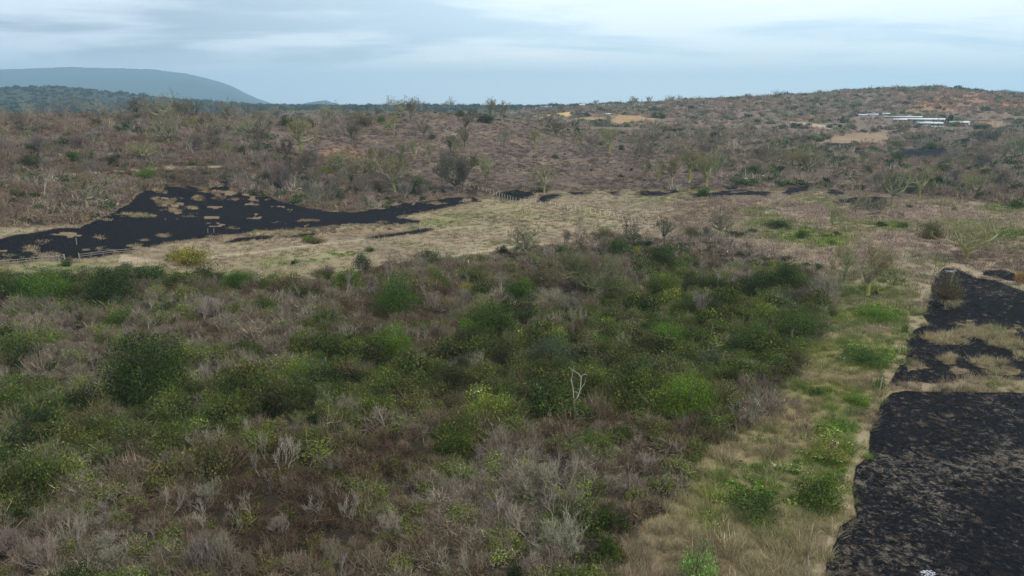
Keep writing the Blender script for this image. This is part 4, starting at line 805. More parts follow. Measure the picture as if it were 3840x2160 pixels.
# --- ceiba trees: (column, row of the foot, height, width, trunk colour class, form)
Y, GY, DK, MS = (0.25, 0.24, 0.065), (0.24, 0.225, 0.12), (0.12, 0.105, 0.075), (0.15, 0.165, 0.06)
CE = [
 (178,281,34,58,DK,'w'),(118,292,32,36,DK,'n'),(253,292,30,34,GY,'n'),(345,286,38,45,DK,'n'),(375,288,26,36,GY,'w'),(413,308,55,72,GY,'w'),(465,305,42,44,DK,'n'),(490,295,32,36,DK,'n'),(541,287,28,30,DK,'n'),(577,299,38,40,GY,'n'),(425,357,48,56,GY,'w'),(325,316,20,40,DK,'w'),(50,316,26,28,DK,'n'),(540,370,26,34,DK,'w'),(572,392,32,30,MS,'n'),(630,346,34,44,GY,'w'),(538,336,36,38,GY,'n'),(367,402,32,52,MS,'w'),(220,527,75,68,GY,'n'),
 (758,390,64,48,Y,'n'),(841,309,40,46,GY,'w'),(754,323,28,26,DK,'n'),(974,287,36,34,GY,'n'),(1009,292,40,40,GY,'n'),(1045,284,32,32,GY,'w'),(1034,308,46,30,DK,'n'),(1127,277,28,44,GY,'w'),(991,341,44,34,Y,'n'),(885,362,36,22,DK,'t'),(1064,350,32,26,DK,'n'),(654,386,52,36,DK,'n'),(1147,389,40,32,Y,'n'),(1134,383,33,24,DK,'n'),(1169,373,36,28,DK,'n'),(1269,368,34,30,GY,'n'),(1171,330,26,22,DK,'t'),(1014,393,36,40,GY,'w'),(1043,401,36,24,Y,'t'),(1080,409,38,26,GY,'t'),(956,428,50,40,GY,'n'),(724,430,60,32,DK,'t'),(776,444,50,46,DK,'n'),(859,436,42,48,MS,'w'),(917,449,44,66,MS,'w'),(1006,425,36,40,DK,'w'),(994,488,72,58,MS,'n'),(1222,463,50,38,MS,'n'),(1114,409,26,24,DK,'n'),(1236,303,46,34,GY,'n'),(1264,306,42,34,GY,'n'),(1187,309,30,24,DK,'t'),(659,336,42,30,GY,'n'),
 (1347,377,38,24,Y,'t'),(1453,383,42,28,GY,'t'),(1532,388,50,36,Y,'n'),(1608,407,46,44,GY,'n'),(1369,487,62,58,GY,'n'),(1623,452,38,22,Y,'t'),(1655,457,42,26,Y,'t'),(1689,472,56,36,GY,'t'),(1733,464,60,34,Y,'t'),(1777,471,62,42,Y,'n'),(1800,454,50,38,GY,'n'),(1803,428,32,36,DK,'w'),(1773,394,30,32,DK,'n'),(1643,362,26,26,DK,'n'),(1588,369,36,34,GY,'n'),(1398,341,28,40,DK,'w'),(1380,312,24,28,DK,'n'),(1410,281,12,14,DK,'n'),(1648,342,28,24,GY,'n'),(1593,260,16,20,GY,'w'),(1634,252,15,18,DK,'n'),(1688,250,12,18,GY,'w'),(1706,250,12,18,GY,'w'),(1498,264,11,16,DK,'n'),(1540,264,8,12,GY,'w'),(1455,294,22,24,DK,'n'),(1528,317,26,28,GY,'n'),(1878,244,9,16,GY,'w'),(1763,352,26,24,GY,'n'),
 (1958,247,16,24,DK,'w'),(2188,229,10,14,DK,'n'),(2060,232,8,12,DK,'w'),(2010,434,45,44,Y,'n'),(2032,437,52,54,Y,'w'),(2547,417,52,54,GY,'w'),(2462,362,24,32,DK,'w'),(2497,357,28,30,DK,'n'),(2262,337,22,26,DK,'n'),(2242,524,72,66,GY,'n'),(2312,499,54,48,Y,'w'),(2457,488,34,66,MS,'w'),(2151,539,54,54,GY,'n'),(2216,539,34,36,GY,'n'),(2092,584,66,52,Y,'t'),(1964,419,42,44,GY,'n'),(1937,409,38,40,GY,'n'),(1985,424,40,40,GY,'n'),
 (1319,647,80,84,GY,'n'),(1583,614,60,62,DK,'w'),(1673,617,62,50,DK,'n'),(1812,599,60,64,GY,'n'),(1508,648,50,56,DK,'w'),
 (2430,654,88,104,Y,'w'),(2123,719,78,54,MS,'n'),(2182,747,108,84,Y,'t'),
 (700,300,20,24,DK,'w'),(905,300,22,26,GY,'w'),(1100,283,18,22,DK,'n'),(600,300,24,26,GY,'w'),(215,288,26,30,GY,'w'),(150,286,24,26,DK,'n'),(300,284,28,34,GY,'w'),(515,284,24,28,DK,'w'),(440,292,34,34,DK,'n'),(80,294,26,32,GY,'w'),(395,286,30,30,DK,'n'),(620,296,26,30,DK,'n'),(690,298,26,30,GY,'w'),(815,298,28,34,GY,'w'),(870,298,24,24,DK,'n'),(935,292,22,26,GY,'w'),(1075,282,20,26,DK,'w'),(1160,282,18,22,DK,'n'),(1215,292,24,26,GY,'w'),(20,300,20,26,GY,'w'),(650,312,22,26,DK,'w'),
]
random.seed(3)
for i, (u, v, h, w_, col, f) in enumerate(CE):
    K = sorted(CEI+CEI_W+CEI_T, key=lambda q: abs(math.log(q['w']*h*0.93/w_)))[:4]; kit = K[i % 4]
    cc = jit((0.25, 0.245, 0.12) if col in (MS, Y) else (0.235, 0.222, 0.135) if col == GY else (0.14, 0.125, 0.085), i)
    a = {'n': 'rounded', 'w': 'low wide', 't': 'tall narrow'}[f] + {Y: ' yellow-trunked', GY: ' grey-green', DK: ' dark', MS: ' mossy'}[col]
    kk = 1.12 if v < 325 else 1.3 if v < 500 else 1.12
    place(u, v, w_*1.06*kk, h*kk, kit, 'ceiba tree', a, cc, jit(col, i+9), 'leafless ceiba trees')
place(1478, 742, 178, 108, GIANT, 'ceiba tree', 'mossy', (0.15, 0.165, 0.075), (0.16, 0.18, 0.05), None, label='huge sprawling leafless tree with mossy tangled branches in the middle of the thicket')
place(1146, 481, 90, 88, FIG, 'ceiba tree', 'broad', (0.12, 0.115, 0.08), (0.20, 0.18, 0.14), None, label='broadest leafless ceiba with pale hanging roots at the foot of the tawny slope')
# --- bare pale trees: (column, row, height, width, form)
BA = [(112,492,48,36,'s'),(592,470,52,30,'s'),(607,478,30,26,'b'),(1329,331,30,28,'s'),(1360,327,22,18,'s'),(1500,368,28,28,'b'),(1484,367,24,26,'b'),(1804,381,30,14,'s'),(1698,392,22,24,'b'),(2397,469,38,30,'b'),(2504,482,48,56,'b'),(2089,368,18,8,'s'),(2051,362,16,8,'s'),(2328,368,26,9,'s'),(2366,351,14,7,'s'),(2177,414,18,12,'s'),(1056,321,30,34,'s'),
 (1459,604,52,28,'s'),(1424,612,34,26,'b'),(1428,634,30,18,'s'),(1380,652,28,34,'b'),(1778,599,28,28,'b'),(1698,672,42,22,'s'),(1625,727,36,22,'s'),(1800,739,46,44,'s'),(1863,740,50,62,'b'),(1763,798,62,54,'b'),(1395,780,44,50,'b'),(1443,793,46,54,'b'),(2076,765,70,80,'b'),
 (976,725,62,40,'s'),(944,744,46,34,'s'),(869,750,60,46,'s'),(834,768,42,36,'b'),(843,790,30,14,'s'),(1089,773,38,44,'b'),(1264,748,60,40,'s'),(1174,760,32,26,'b'),(880,882,58,50,'s'),(796,888,52,50,'b'),(756,890,28,26,'b'),(874,1055,48,66,'b'),(1056,925,34,36,'b'),(380,785,48,38,'s'),(430,786,48,26,'s'),(515,813,46,30,'s'),(548,797,42,54,'b'),(372,837,36,44,'s'),
 (540,1264,38,78,'b'),(515,1434,78,84,'b'),(562,1439,78,64,'b'),(275,1322,52,40,'s'),(255,1330,24,50,'b'),(120,1434,72,70,'b'),(262,1372,28,66,'b'),(30,1397,42,66,'b'),(981,1344,48,66,'b'),(1206,1169,52,30,'s'),(1206,1367,42,36,'s'),(830,1402,40,50,'b'),(856,1432,52,40,'s'),(1368,1252,74,120,'b'),(1415,1390,76,118,'b'),(300,1432,40,70,'b'),(700,1352,40,50,'b'),(1130,1240,36,50,'b'),(430,1180,36,44,'b'),(90,1190,36,50,'b'),(1620,1180,36,60,'b'),(1250,1290,30,50,'b'),
 (165,300,30,20,'s'),(185,314,26,20,'s'),(335,330,24,22,'s'),(370,330,26,26,'s'),(60,376,30,26,'s'),(105,384,38,36,'b'),(190,375,30,46,'b'),(235,362,30,30,'s'),(485,385,32,28,'s'),(502,378,36,36,'b'),(230,440,40,44,'b'),(125,440,36,26,'b'),(272,436,30,14,'s'),(20,398,40,40,'b'),(690,470,60,50,'b'),(720,478,56,44,'b'),(800,516,52,36,'b'),(838,503,44,30,'b'),(770,500,44,30,'b'),(790,461,36,46,'b'),(675,424,34,26,'b'),(700,408,36,34,'s'),(910,480,44,44,'b'),(1015,500,40,40,'b'),(1066,492,28,36,'b'),(868,462,40,38,'b'),(2100,462,24,26,'b'),(2200,468,28,30,'b'),(1830,400,26,34,'b'),(1900,400,26,34,'b'),(2470,420,30,40,'b'),(2400,410,30,40,'b')]
for i, (u, v, h, w_, f) in enumerate(BA):
    kit = (BARE if f == 's' else BUSHY)[i % (4 if f == 's' else 3)]; v_ = v
    pale = jit((0.33, 0.295, 0.235) if v > 560 else (0.28, 0.245, 0.20), i, 0.15)
    if v > 1100: pale = jit((0.32, 0.285, 0.225), i, .15)
    place(u, v_, w_, h, kit, 'bare tree', 'pale slender' if f == 's' else 'pale many-stemmed', pale, pale, 'leafless pale-barked trees')
# --- evergreen trees and bushes: (column, row of the foot, width, height, colour class)
GREEN = {'D': (0.030,0.046,0.009), 'G': (0.050,0.085,0.013), 'B': (0.090,0.155,0.018), 'Y': (0.17,0.17,0.030), 'O': (0.100,0.098,0.034), 'T': (0.060,0.078,0.042), 'M': (0.16,0.25,0.070)}
GN = [(241,316,25,18,'D'),(294,299,15,10,'B'),(485,321,32,22,'Y'),(505,322,22,26,'D'),(75,384,30,20,'G'),(117,376,17,15,'B'),(185,405,32,25,'G'),(222,407,35,15,'D'),(282,415,30,25,'D'),(370,449,58,26,'B'),(52,328,20,12,'G'),(312,486,22,16,'Y'),(50,499,42,18,'D'),(92,498,25,14,'G'),(610,387,30,20,'D'),(437,446,40,15,'O'),(482,413,25,10,'O'),(75,419,50,25,'D'),
 (676,316,20,14,'B'),(719,318,40,25,'D'),(784,318,30,18,'D'),(914,318,60,34,'O'),(948,291,14,12,'D'),(960,308,25,20,'G'),(1159,293,25,18,'G'),(1219,308,50,25,'D'),(936,397,22,28,'Y'),(1014,420,30,22,'G'),(819,440,42,22,'Y'),(1194,415,32,24,'G'),(951,478,40,26,'O'),(1049,485,64,42,'G'),(896,495,18,24,'D'),(1114,482,10,10,'D'),(854,500,24,22,'G'),(975,503,22,12,'D'),(924,510,16,12,'G'),(1086,350,22,15,'T'),(781,393,18,12,'D'),(671,458,42,25,'T'),(881,458,24,25,'D'),(700,445,26,16,'D'),
 (1395,398,22,8,'D'),(1420,389,8,5,'D'),(1488,430,13,6,'D'),(1588,430,10,9,'D'),(1576,430,7,5,'D'),(1563,446,14,9,'D'),(1770,493,36,24,'G'),(1895,443,52,28,'G'),(1825,390,28,11,'B'),(1798,348,28,19,'D'),(1563,377,17,14,'D'),(1638,380,26,12,'O'),(1663,298,24,14,'D'),(1450,333,18,16,'D'),(1355,342,8,7,'D'),(1918,470,11,7,'B'),(1905,313,18,15,'D'),(1888,328,26,13,'G'),
 (1940,443,24,22,'B'),(2112,323,14,11,'D'),(2197,333,16,10,'D'),(2087,322,18,10,'D'),(2067,345,18,9,'D'),(1992,358,24,11,'D'),(2020,350,28,12,'O'),(2257,408,32,23,'G'),(2342,373,26,15,'G'),(2257,368,46,17,'O'),(2327,415,22,12,'D'),(2314,435,24,14,'D'),(2364,440,34,26,'D'),(2479,443,22,20,'D'),(2184,440,27,20,'D'),(2237,443,27,16,'D'),(2082,458,32,13,'D'),(2132,463,24,15,'D'),(2289,485,22,20,'T'),(2357,465,42,20,'D'),(2400,532,16,14,'Y'),(2289,523,15,9,'D'),(2557,523,38,15,'G'),(2467,325,36,12,'D'),(2404,318,30,12,'B'),(2389,312,12,25,'D'),(2244,294,40,7,'B'),(2307,293,24,8,'B'),(2177,400,14,12,'D'),
 (280,764,128,72,'D'),(122,756,104,58,'B'),(62,752,74,45,'G'),(390,694,68,25,'O'),(315,684,42,24,'T'),(165,669,32,13,'G'),(600,719,96,34,'G'),(475,728,110,30,'O'),(726,736,98,54,'O'),(776,610,36,22,'B'),(794,612,46,18,'O'),(738,664,20,9,'D'),(911,703,24,14,'B'),(931,633,30,12,'G'),(1001,795,130,92,'G'),(1104,723,52,40,'G'),(1181,715,62,38,'D'),(1176,735,52,26,'Y'),(1263,640,40,24,'D'),(981,896,115,70,'B'),(1251,850,115,80,'G'),(1176,847,58,48,'B'),
 (1310,760,74,64,'G'),(1363,715,58,52,'O'),(1465,633,32,18,'D'),(1553,630,58,32,'G'),(1600,638,30,24,'Y'),(1658,670,74,50,'D'),(1633,618,24,15,'D'),(1523,598,54,34,'O'),(1738,595,52,32,'O'),(1653,568,20,10,'Y'),(1850,595,48,16,'D'),(1893,585,30,11,'G'),(1900,750,94,64,'D'),(1796,806,76,52,'D'),(1565,817,115,48,'O'),(1678,866,95,54,'B'),(1600,866,74,42,'O'),(1738,718,26,15,'G'),(1633,746,42,15,'G'),
 (1972,723,78,52,'D'),(1972,765,62,38,'T'),(2019,598,38,19,'G'),(2104,593,26,13,'G'),(2092,616,26,14,'B'),(2217,570,24,14,'D'),(2272,573,30,14,'G'),(1957,573,72,19,'D'),(2347,600,58,50,'O'),(2199,745,20,15,'D'),(2057,678,30,17,'G'),(2030,670,24,11,'G'),(2207,805,100,26,'B'),(2007,852,115,68,'G'),(2209,980,34,40,'B'),(2159,1017,68,36,'B'),(2049,990,55,20,'G'),(2172,910,115,36,'G'),(2277,835,30,20,'B'),(2492,972,24,13,'B'),
 (1725,1040,134,98,'B'),(1388,928,116,76,'T'),(1788,927,62,42,'T'),(1908,883,115,78,'G'),(1613,950,140,66,'O'),(370,1006,205,136,'D'),(70,922,78,52,'D'),(125,877,22,22,'B'),(12,867,48,46,'D'),(610,900,84,42,'D'),(135,930,46,26,'G'),(442,1122,92,60,'G'),(90,1002,115,48,'O'),(65,1040,52,24,'B'),(794,1070,62,34,'D'),(1170,932,64,44,'T'),(550,1197,160,104,'O'),(35,1314,62,36,'G'),(1533,1334,92,54,'D'),(1530,1414,42,62,'G'),(1757,1470,104,78,'M'),(1500,1130,42,30,'T'),(1300,1465,54,44,'D'),(1888,1284,145,56,'G'),(2070,1274,115,80,'G'),(2077,1154,112,40,'Y'),(714,1149,96,74,'O'),
 (1700,980,120,60,'O'),(1820,1010,110,60,'O'),(1470,870,90,44,'O'),(1330,1010,110,50,'O'),(1080,900,90,44,'O'),(1210,960,90,50,'O'),(860,960,110,56,'O'),(700,1010,110,60,'O'),(1010,1030,110,54,'O'),(570,960,90,44,'O'),(1550,1010,110,54,'O'),(1760,870,90,50,'G'),(1950,930,90,44,'G'),(1480,960,90,44,'O'),(250,1060,110,50,'O'),(900,1130,90,44,'O'),(1150,1090,110,50,'O'),(1880,1000,80,44,'O'),(640,1130,100,50,'O'),(180,1140,110,50,'O')]
AJ = {'D': 'dark green', 'G': 'mid green', 'B': 'bright green', 'Y': 'yellow-green', 'O': 'olive', 'T': 'grey-green', 'M': 'mint green'}
SPECIAL = {(280,764): 'large dark green rounded tree at the near edge of the meadow', (370,1006): 'largest dark green tree, broad and rounded, in the left half of the thicket',
 (1725,1040): 'big bright leafy tree right of the white forked dead tree', (1757,1470): 'pale mint green bush cut by the bottom edge of the picture',
 (1001,795): 'large glossy green tree in a heap of creepers behind the centre of the thicket', (1533,1334): 'isolated dark green bush by the dry grass at the foot of the picture'}
for i, (u, v, w_, h, c) in enumerate(GN):
    big = w_*(h**0.0) * (1.0 if v < 560 else 1.0)
    x, y, z, d = ground(u, v); Wm = w_*math.hypot(d, CAMZ-z)/FPX
    K = GR_O if c == 'O' else (GR_S if Wm < 3.4 else GR_M if Wm < 6.2 or d > 200 else GR_L)
    tree = Wm > 3.6
    kit = K[i % len(K)]
    place(u, v, w_*1.12, h*(0.8 if u > 1850 and v > 880 else 1.02 if v > 640 else 0.95), kit, 'evergreen tree' if tree else 'green bush', AJ[c], jit(GREEN[c], i, 0.14), (0.12, 0.095, 0.07), 'evergreen trees and bushes', single=not tree, label=SPECIAL.get((u, v)))
# yellow-green domed tree in the meadow, and two trees with feathery or trimmed crowns
DOME = make_green(480, leafy(481, 3800, 0.028, 20, h=0.62, ntw=300, open_=0.2))
place(475, 662, 104, 50, DOME, 'evergreen tree', 'domed', (0.19, 0.185, 0.03), (0.12, 0.09, 0.06), None, label='domed yellow-green tree standing alone in the tan meadow')
ROUND = make_green(482, leafy(483, 2400, 0.035, 14, h=0.8, ntw=120)); ROUND2 = make_green(484, leafy(485, 2400, 0.03, 16, h=0.75, ntw=500, open_=0.4))
def lollipop(u, v, w_, h, kit, col, label, tcol=(0.10, 0.08, 0.06)):
    r = place(u, v, w_, h*0.78, kit, 'evergreen tree', '', col, tcol, None, label=label)
    s = h*0.24/(h*0.78)
    for ch in r.children:
        if ch.name.startswith('crown'): ch.location.z = 0.26
        else: ch.scale = (1, 1, 1.4)
lollipop(909, 688, 52, 58, ROUND, (0.075, 0.085, 0.045), 'small grey-green tree on a thin trunk beside the lower fence of the meadow')
lollipop(2377, 772, 72, 84, ROUND2, (0.10, 0.095, 0.05), 'feathery grey-olive tree standing on the charred corner beside the dirt path', (0.25, 0.2, 0.14))
lollipop(2565, 716, 26, 30, GR_S[1], (0.33, 0.22, 0.07), 'scorched orange bush at the far burnt patch by the right edge', (0.3, 0.25, 0.2))
# the white dead tree, limb by limb
def white_tree():
    bu, bv = 1448.0, 1056.0; x0, y0, z0, d0 = ground(bu, bv); s = math.hypot(d0, CAMZ-z0)/FPX; ca = math.cos(math.atan2(CAMZ-z0, d0))
    def pt(zx, zy, dep): return np.array([(zx-640)/4*s, dep, (1272-zy)/4*s/ca])
    S = {'trunk': [([(640,1280,0),(636,1230,0),(630,1180,.05),(620,1130,0),(620,1088,0)], .17, .125)],
         'branch': [([(620,1092,0),(616,1050,.1),(614,1005,.15),(604,950,.1),(592,905,0),(583,880,-.1)], .11, .045),
                    ([(600,935,.1),(594,895,.15),(597,855,.2),(604,815,.3),(618,764,.4)], .05, .018),
                    ([(620,1092,0),(640,1065,-.1),(655,1040,-.2),(672,985,-.3),(679,920,-.35),(682,850,-.4)], .115, .07),
                    ([(682,850,-.4),(690,830,-.45),(712,822,-.5),(740,822,-.6)], .055, .02), ([(682,855,-.4),(658,822,-.3),(628,803,-.2),(596,790,-.1),(560,766,.1)], .06, .018),
                    ([(672,985,-.3),(694,940,-.4),(716,900,-.5),(723,853,-.6)], .05, .018), ([(657,1003,-.2),(640,1000,0),(617,1004,.1)], .04, .03), ([(697,935,-.4),(712,925,-.3),(724,880,-.2)], .025, .01),
                    ([(652,1040,-.2),(645,1022,-.1),(643,1005,-.05)], .03, .015), ([(705,825,-.5),(722,810,-.4),(728,800,-.3)], .02, .008), ([(618,803,-.2),(616,780,-.15),(604,768,-.1)], .022, .008)]}
    r = bpy.data.objects.new('dead_tree', None); COL.objects.link(r); r.location = (x0, y0, z0-0.05)
    r['category'] = 'dead tree'; r['label'] = 'white forked dead tree with a smooth bare trunk in the middle of the thicket'
    m = plain('white_bark', (0.40, 0.385, 0.34), 0.85, 7.0, 0.35)
    for nm, L in S.items():
        for P, r0, r1 in L:
            P = np.array([pt(*p) for p in P]); t = np.linspace(0, 1, len(P)); tt = np.linspace(0, 1, len(P)*3)
            Q = np.stack([np.interp(tt, t, P[:, k]) for k in range(3)], 1); V, F = tube(Q, np.linspace(r0, r1, len(tt))*0.64, 8)
            link(nm, mesh(nm, V, F, [m], smooth=True), r)
white_tree()
# --- the dry shrubs that show largest, one by one
def near_shrubs():
    P, yaw, s, idx, tint, u, v, d = NS; M = SH_NEAR+SH_LEAF
    for i in TOP:
        r = link('dry_shrub', M[idx[i]]); r.color = (*tint[i], 1); r.location = P[i]; r.rotation_euler = (0, 0, yaw[i]); r.scale = SC3[i]
        r['category'] = 'dry shrub'; r['group'] = 'dry shrubs of the near thicket'
        t = tint[i]; a = 'olive leaf-flecked' if idx[i] > 4 else ('pale grey' if t.mean() > 0.215 else 'dark brown' if t.mean() < 0.14 else 'grey-brown')
        REG.append([r, 'dry shrub', a+' twiggy', float(u[i]), float(v[i]), None])
near_shrubs()
# ------------------------------------------------------------------ fences
MPW = plain('pale_wood', (0.27, 0.235, 0.19), 0.8, 8, 0.25); MDW = plain('weathered_wood', (0.27, 0.23, 0.19), 0.9, 8, 0.3); MWI = plain('wire', (0.16, 0.15, 0.14), 0.6, 3, 0.1, 0.5)
def post_mesh(nm, h, r, mat, seed):
    rs = np.random.RandomState(seed); V, F = tube(np.array([[0, 0, -.3], [rs.normal()*.02, rs.normal()*.02, h*.5], [rs.normal()*.05, rs.normal()*.05, h]]), np.array([r, r*.95, r*.85]), 6); return mesh(nm, V, F, [mat])
def along(P, step=None, n=None):
    G = np.array([ground(*p)[:3] for p in P]); seg = np.linalg.norm(np.diff(G[:, :2], axis=0), axis=1); cum = np.concatenate([[0], np.cumsum(seg)])
    n = n or max(2, int(cum[-1]/step)+1); t = np.linspace(0, cum[-1], n); x = np.interp(t, cum, G[:, 0]); y = np.interp(t, cum, G[:, 1]); return x, y, height(x, y)
def fence(P, n, label, mat=MPW, h=1.5, r=0.075, wires=(0.45, 0.9, 1.3), rails=(), xs=None, step=None, cat='fence', brace=False):
    x, y, z = along(P, step, n); root = bpy.data.objects.new('fence', None); COL.objects.link(root); root.location = (x[0], y[0], z[0]); root['label'] = label; root['category'] = cat
    o = np.array([x[0], y[0], z[0]]); pm = [post_mesh('post', h*k*0.85, r*0.75, mat, q) for q, k in enumerate((1, 1.1, .92))]
    for i in range(len(x)):
        p = link('post', pm[i % 3], root); p.location = (x[i]-o[0], y[i]-o[1], z[i]-o[2])
    S = np.stack([x, y, z], 1)-o
    for w_ in wires:
        V, F = tube(S+[0, 0, w_*h/1.5], np.full(len(S), 0.008), 3); link('wire', mesh('wire', V, F, [MWI]), root)
    for w_ in rails:
        for i in range(len(S)-1):
            V, F = tube(np.array([S[i]+[0, 0, w_], S[i+1]+[0, 0, w_+0.02*(i % 3)]]), np.array([0.06, 0.055]), 5); link('rail', mesh('rail', V, F, [mat]), root)
    if brace:
        for i in range(0, len(S)-1):
            V, F = tube(np.array([S[i]+[0, 0, .1], S[i+1]+[0, 0, h*.8]]), np.array([0.05, 0.05]), 5); link('brace', mesh('brace', V, F, [mat]), root)
            V, F = tube(np.array([S[i]+[0.02, 0.12, h*.8], S[i+1]+[0.02, 0.12, .1]]), np.array([0.05, 0.05]), 5); link('brace', mesh('brace', V, F, [mat]), root)
    return root
MPB = plain('white_post', (0.62, 0.58, 0.50), 0.8, 8, 0.2)
fence([(1170,471),(1200,477),(1240,488),(1270,499),(1300,508),(1345,513),(1400,520),(1450,531),(1500,539),(1545,548),(1560,552),(1600,563),(1640,568),(1668,571)], 46, 'line of white posts running diagonally down the meadow from the tawny slope', MPB, h=1.9, r=0.085)
fence([(0,668),(45,665),(75,661),(150,656)], 8, 'low timber rail fence along the lower lip of the burnt strip', MPW, 1.3, 0.08, (), (0.55, 1.05))
fence([(133,660),(150,656),(164,653)], 3, 'braced timber gate panel at the corner of the burnt strip', MPW, 1.5, 0.09, (), (1.2,), brace=True, cat='gate')
fence([(201,650),(240,645),(300,638),(360,634),(372,632)], 7, 'timber rail fence following the burnt strip left of the domed tree', MPW, 1.2, 0.07, (), (0.5, 0.95))
fence([(28,700),(60,697),(98,694)], 4, 'faint rail fence at the left edge of the meadow', MPW, 1.1, 0.06, (), (0.9,))
fence([(98,697),(115,696),(152,693)], 4, 'cross-braced timber fence on the lower left of the meadow, left panel of two', MDW, 1.9, 0.09, (), (1.6,), brace=True)
fence([(183,688),(205,685),(222,683)], 3, 'cross-braced timber fence on the lower left of the meadow, right panel of two', MDW, 1.8, 0.09, (), (1.5,), brace=True)
fence([(225,683),(300,674),(345,665),(395,658),(440,654)], 12, 'low timber fence climbing to the foot of the domed yellow-green tree', MPW, 1.4, 0.07, (0.5,), (1.0,))
fence([(520,645),(535,642),(548,639)], 4, 'short rail fence just right of the domed yellow-green tree', MPW, 1.5, 0.08, (), (1.2,))
fence([(560,642),(644,634),(711,624),(776,615),(856,609),(926,598),(970,593),(1035,584),(1095,578),(1150,571),(1228,562),(1290,556)], 34, 'wire fence on pale posts crossing the meadow below the burnt strip', MPW, 1.45, 0.075)
fence([(760,703),(824,689),(851,686),(880,683),(940,672),(989,663),(1039,657),(1090,647),(1136,641),(1204,632),(1240,628),(1300,618),(1420,608)], 26, 'wire fence on dark posts along the near edge of the meadow', MDW, 1.5, 0.08)
fence([(2031,1449),(2029,1436)], 2, 'two bleached posts in the dry grass beside the path at the bottom', MPW, 1.6, 0.07, ())
for u, v, h, m, lb in ((2262,892,1.7,MDW,'lone dark post leaning by the path beside the upper burnt field'), (2212,990,2.4,MPW,'tall pale post beside the bush where the two paths meet'), (2312,749,2.0,MDW,'thin grey post at the edge of the path near the burnt corner'), (2322,660,1.6,MPW,'small white post in the tall grass left of the yellow-trunked ceiba'),
                       (163,662,1.9,MPW,'taller gatepost, left of a pair at the burnt strip corner'), (200,657,2.0,MPW,'taller gatepost, right of a pair at the burnt strip corner'), (193,616,1.7,MPW,'lone pale post standing in the left part of the burnt strip'), (523,586,1.3,MDW,'left of two thin posts standing in the burnt strip'), (538,585,1.3,MDW,'right of two thin posts standing in the burnt strip')):
    x, y, z, d = ground(u, v); o = link('fence_post', post_mesh('fence_post', h, 0.085, m, int(u))); o.location = (x, y, z); o['label'] = lb; o['category'] = 'post'; o.rotation_euler = (0.06*((u % 3)-1), 0.05, 0)

# ------------------------------------------------------------------ farm buildings, sheds, masts
MRO = plain('white_roof', (0.46, 0.48, 0.51), 0.45, 0.6, 0.06, 0.5); MRF = plain('faded_roof', (0.52, 0.42, 0.42), 0.7, 0.4, 0.25); MWA = plain('limewashed_wall', (0.62, 0.60, 0.56), 0.9, 1.0, 0.15); MWD = plain('shadowed_opening', (0.06, 0.06, 0.07), 0.9, 1, 0.1); MBR = plain('brick_wall', (0.42, 0.24, 0.17), 0.9, 1, 0.2)
def boxm(V, F, x0, x1, y0, y1, z0, z1):
    n = len(V); V += [(a, b, c) for c in (z0, z1) for b in (y0, y1) for a in (x0, x1)]; F += [(n, n+2, n+3, n+1), (n+4, n+5, n+7, n+6), (n, n+1, n+5, n+4), (n+2, n+6, n+7, n+3), (n, n+4, n+6, n+2), (n+1, n+3, n+7, n+5)]
def barn(name, u0, u1, v, hpx, label, cat='building', depth=10, roof=MRO, wall=MWA, pitch=0.14, bays=None, far=None, openfront=True, yaw=0.0, lift=0.0):
    a = ground((u0+u1)/2, v, far); x, y, z, d = a; m = math.hypot(d, CAMZ-z)/FPX; Lw = (u1-u0)*m; Hh = max(2.6, hpx*m)
    r = bpy.data.objects.new(name, None); COL.objects.link(r); r.location = (x, y+depth/2, z+lift); r.rotation_euler = (0, 0, -math.atan2(x, y)+yaw); r['label'] = label; r['category'] = cat
    hx, hy = Lw/2, depth/2; he = Hh*0.68; rz = he+max(Hh*0.32, hy*pitch)
    V, F = [], []; boxm(V, F, -hx, hx, hy-.2, hy, -2.5, he); boxm(V, F, -hx, -hx+.2, -hy+.3, hy-.2, -2.5, he); boxm(V, F, hx-.2, hx, -hy+.3, hy-.2, -2.5, he); boxm(V, F, -hx+.2, hx-.2, -hy+.1, -hy+.3, -2.5, he*(0.35 if openfront else 1))
    link('wall', mesh('wall', V, F, [wall]), r)
    e = 0.6
    for s in (-1, 1):
        V = [(-hx-e, s*(hy+e), he-.05), (hx+e, s*(hy+e), he-.05), (hx+e, 0, rz), (-hx-e, 0, rz)]; V += [(p[0], p[1], p[2]+.12) for p in V]
        F = [(0, 1, 2, 3), (4, 5, 6, 7), (0, 1, 5, 4), (1, 2, 6, 5), (2, 3, 7, 6), (3, 0, 4, 7)]; link('roof', mesh('roof', V, F, [roof]), r)
    nb = bays or max(3, int(Lw/6)); pm = mesh('post', [(a_*.12, b_*.12, c_) for c_ in (-2.5, he) for b_ in (-1, 1) for a_ in (-1, 1)], [(0, 2, 3, 1), (4, 5, 7, 6), (0, 1, 5, 4), (2, 6, 7, 3), (0, 4, 6, 2), (1, 3, 7, 5)], [MWA])
    for i in range(nb+1):
        p = link('post', pm, r); p.location = (-hx+.12+(Lw-.24)*i/nb, -hy-.15, 0)
    return r
barn('farm_building', 2286, 2371, 307, 8, 'longest white-roofed barn in the farm on the right', depth=16, far=(700,1200))
barn('farm_building', 2260, 2285, 308, 8, 'barn with a faded pinkish roof at the left end of the longest barn', depth=14, roof=MRF, far=(700,1200))
barn('farm_building', 2325, 2371, 317, 8, 'lower barn with a bluish white roof just below the longest barn', depth=14, far=(700,1200), yaw=.1)
barn('farm_building', 2352, 2372, 324, 5, 'smallest white shed in front of the lower barn', depth=7, far=(600,1200))
barn('farm_building', 2406, 2441, 315, 8, 'white-roofed barn standing apart at the right end of the farm', depth=14, far=(700,1200), yaw=-.12)
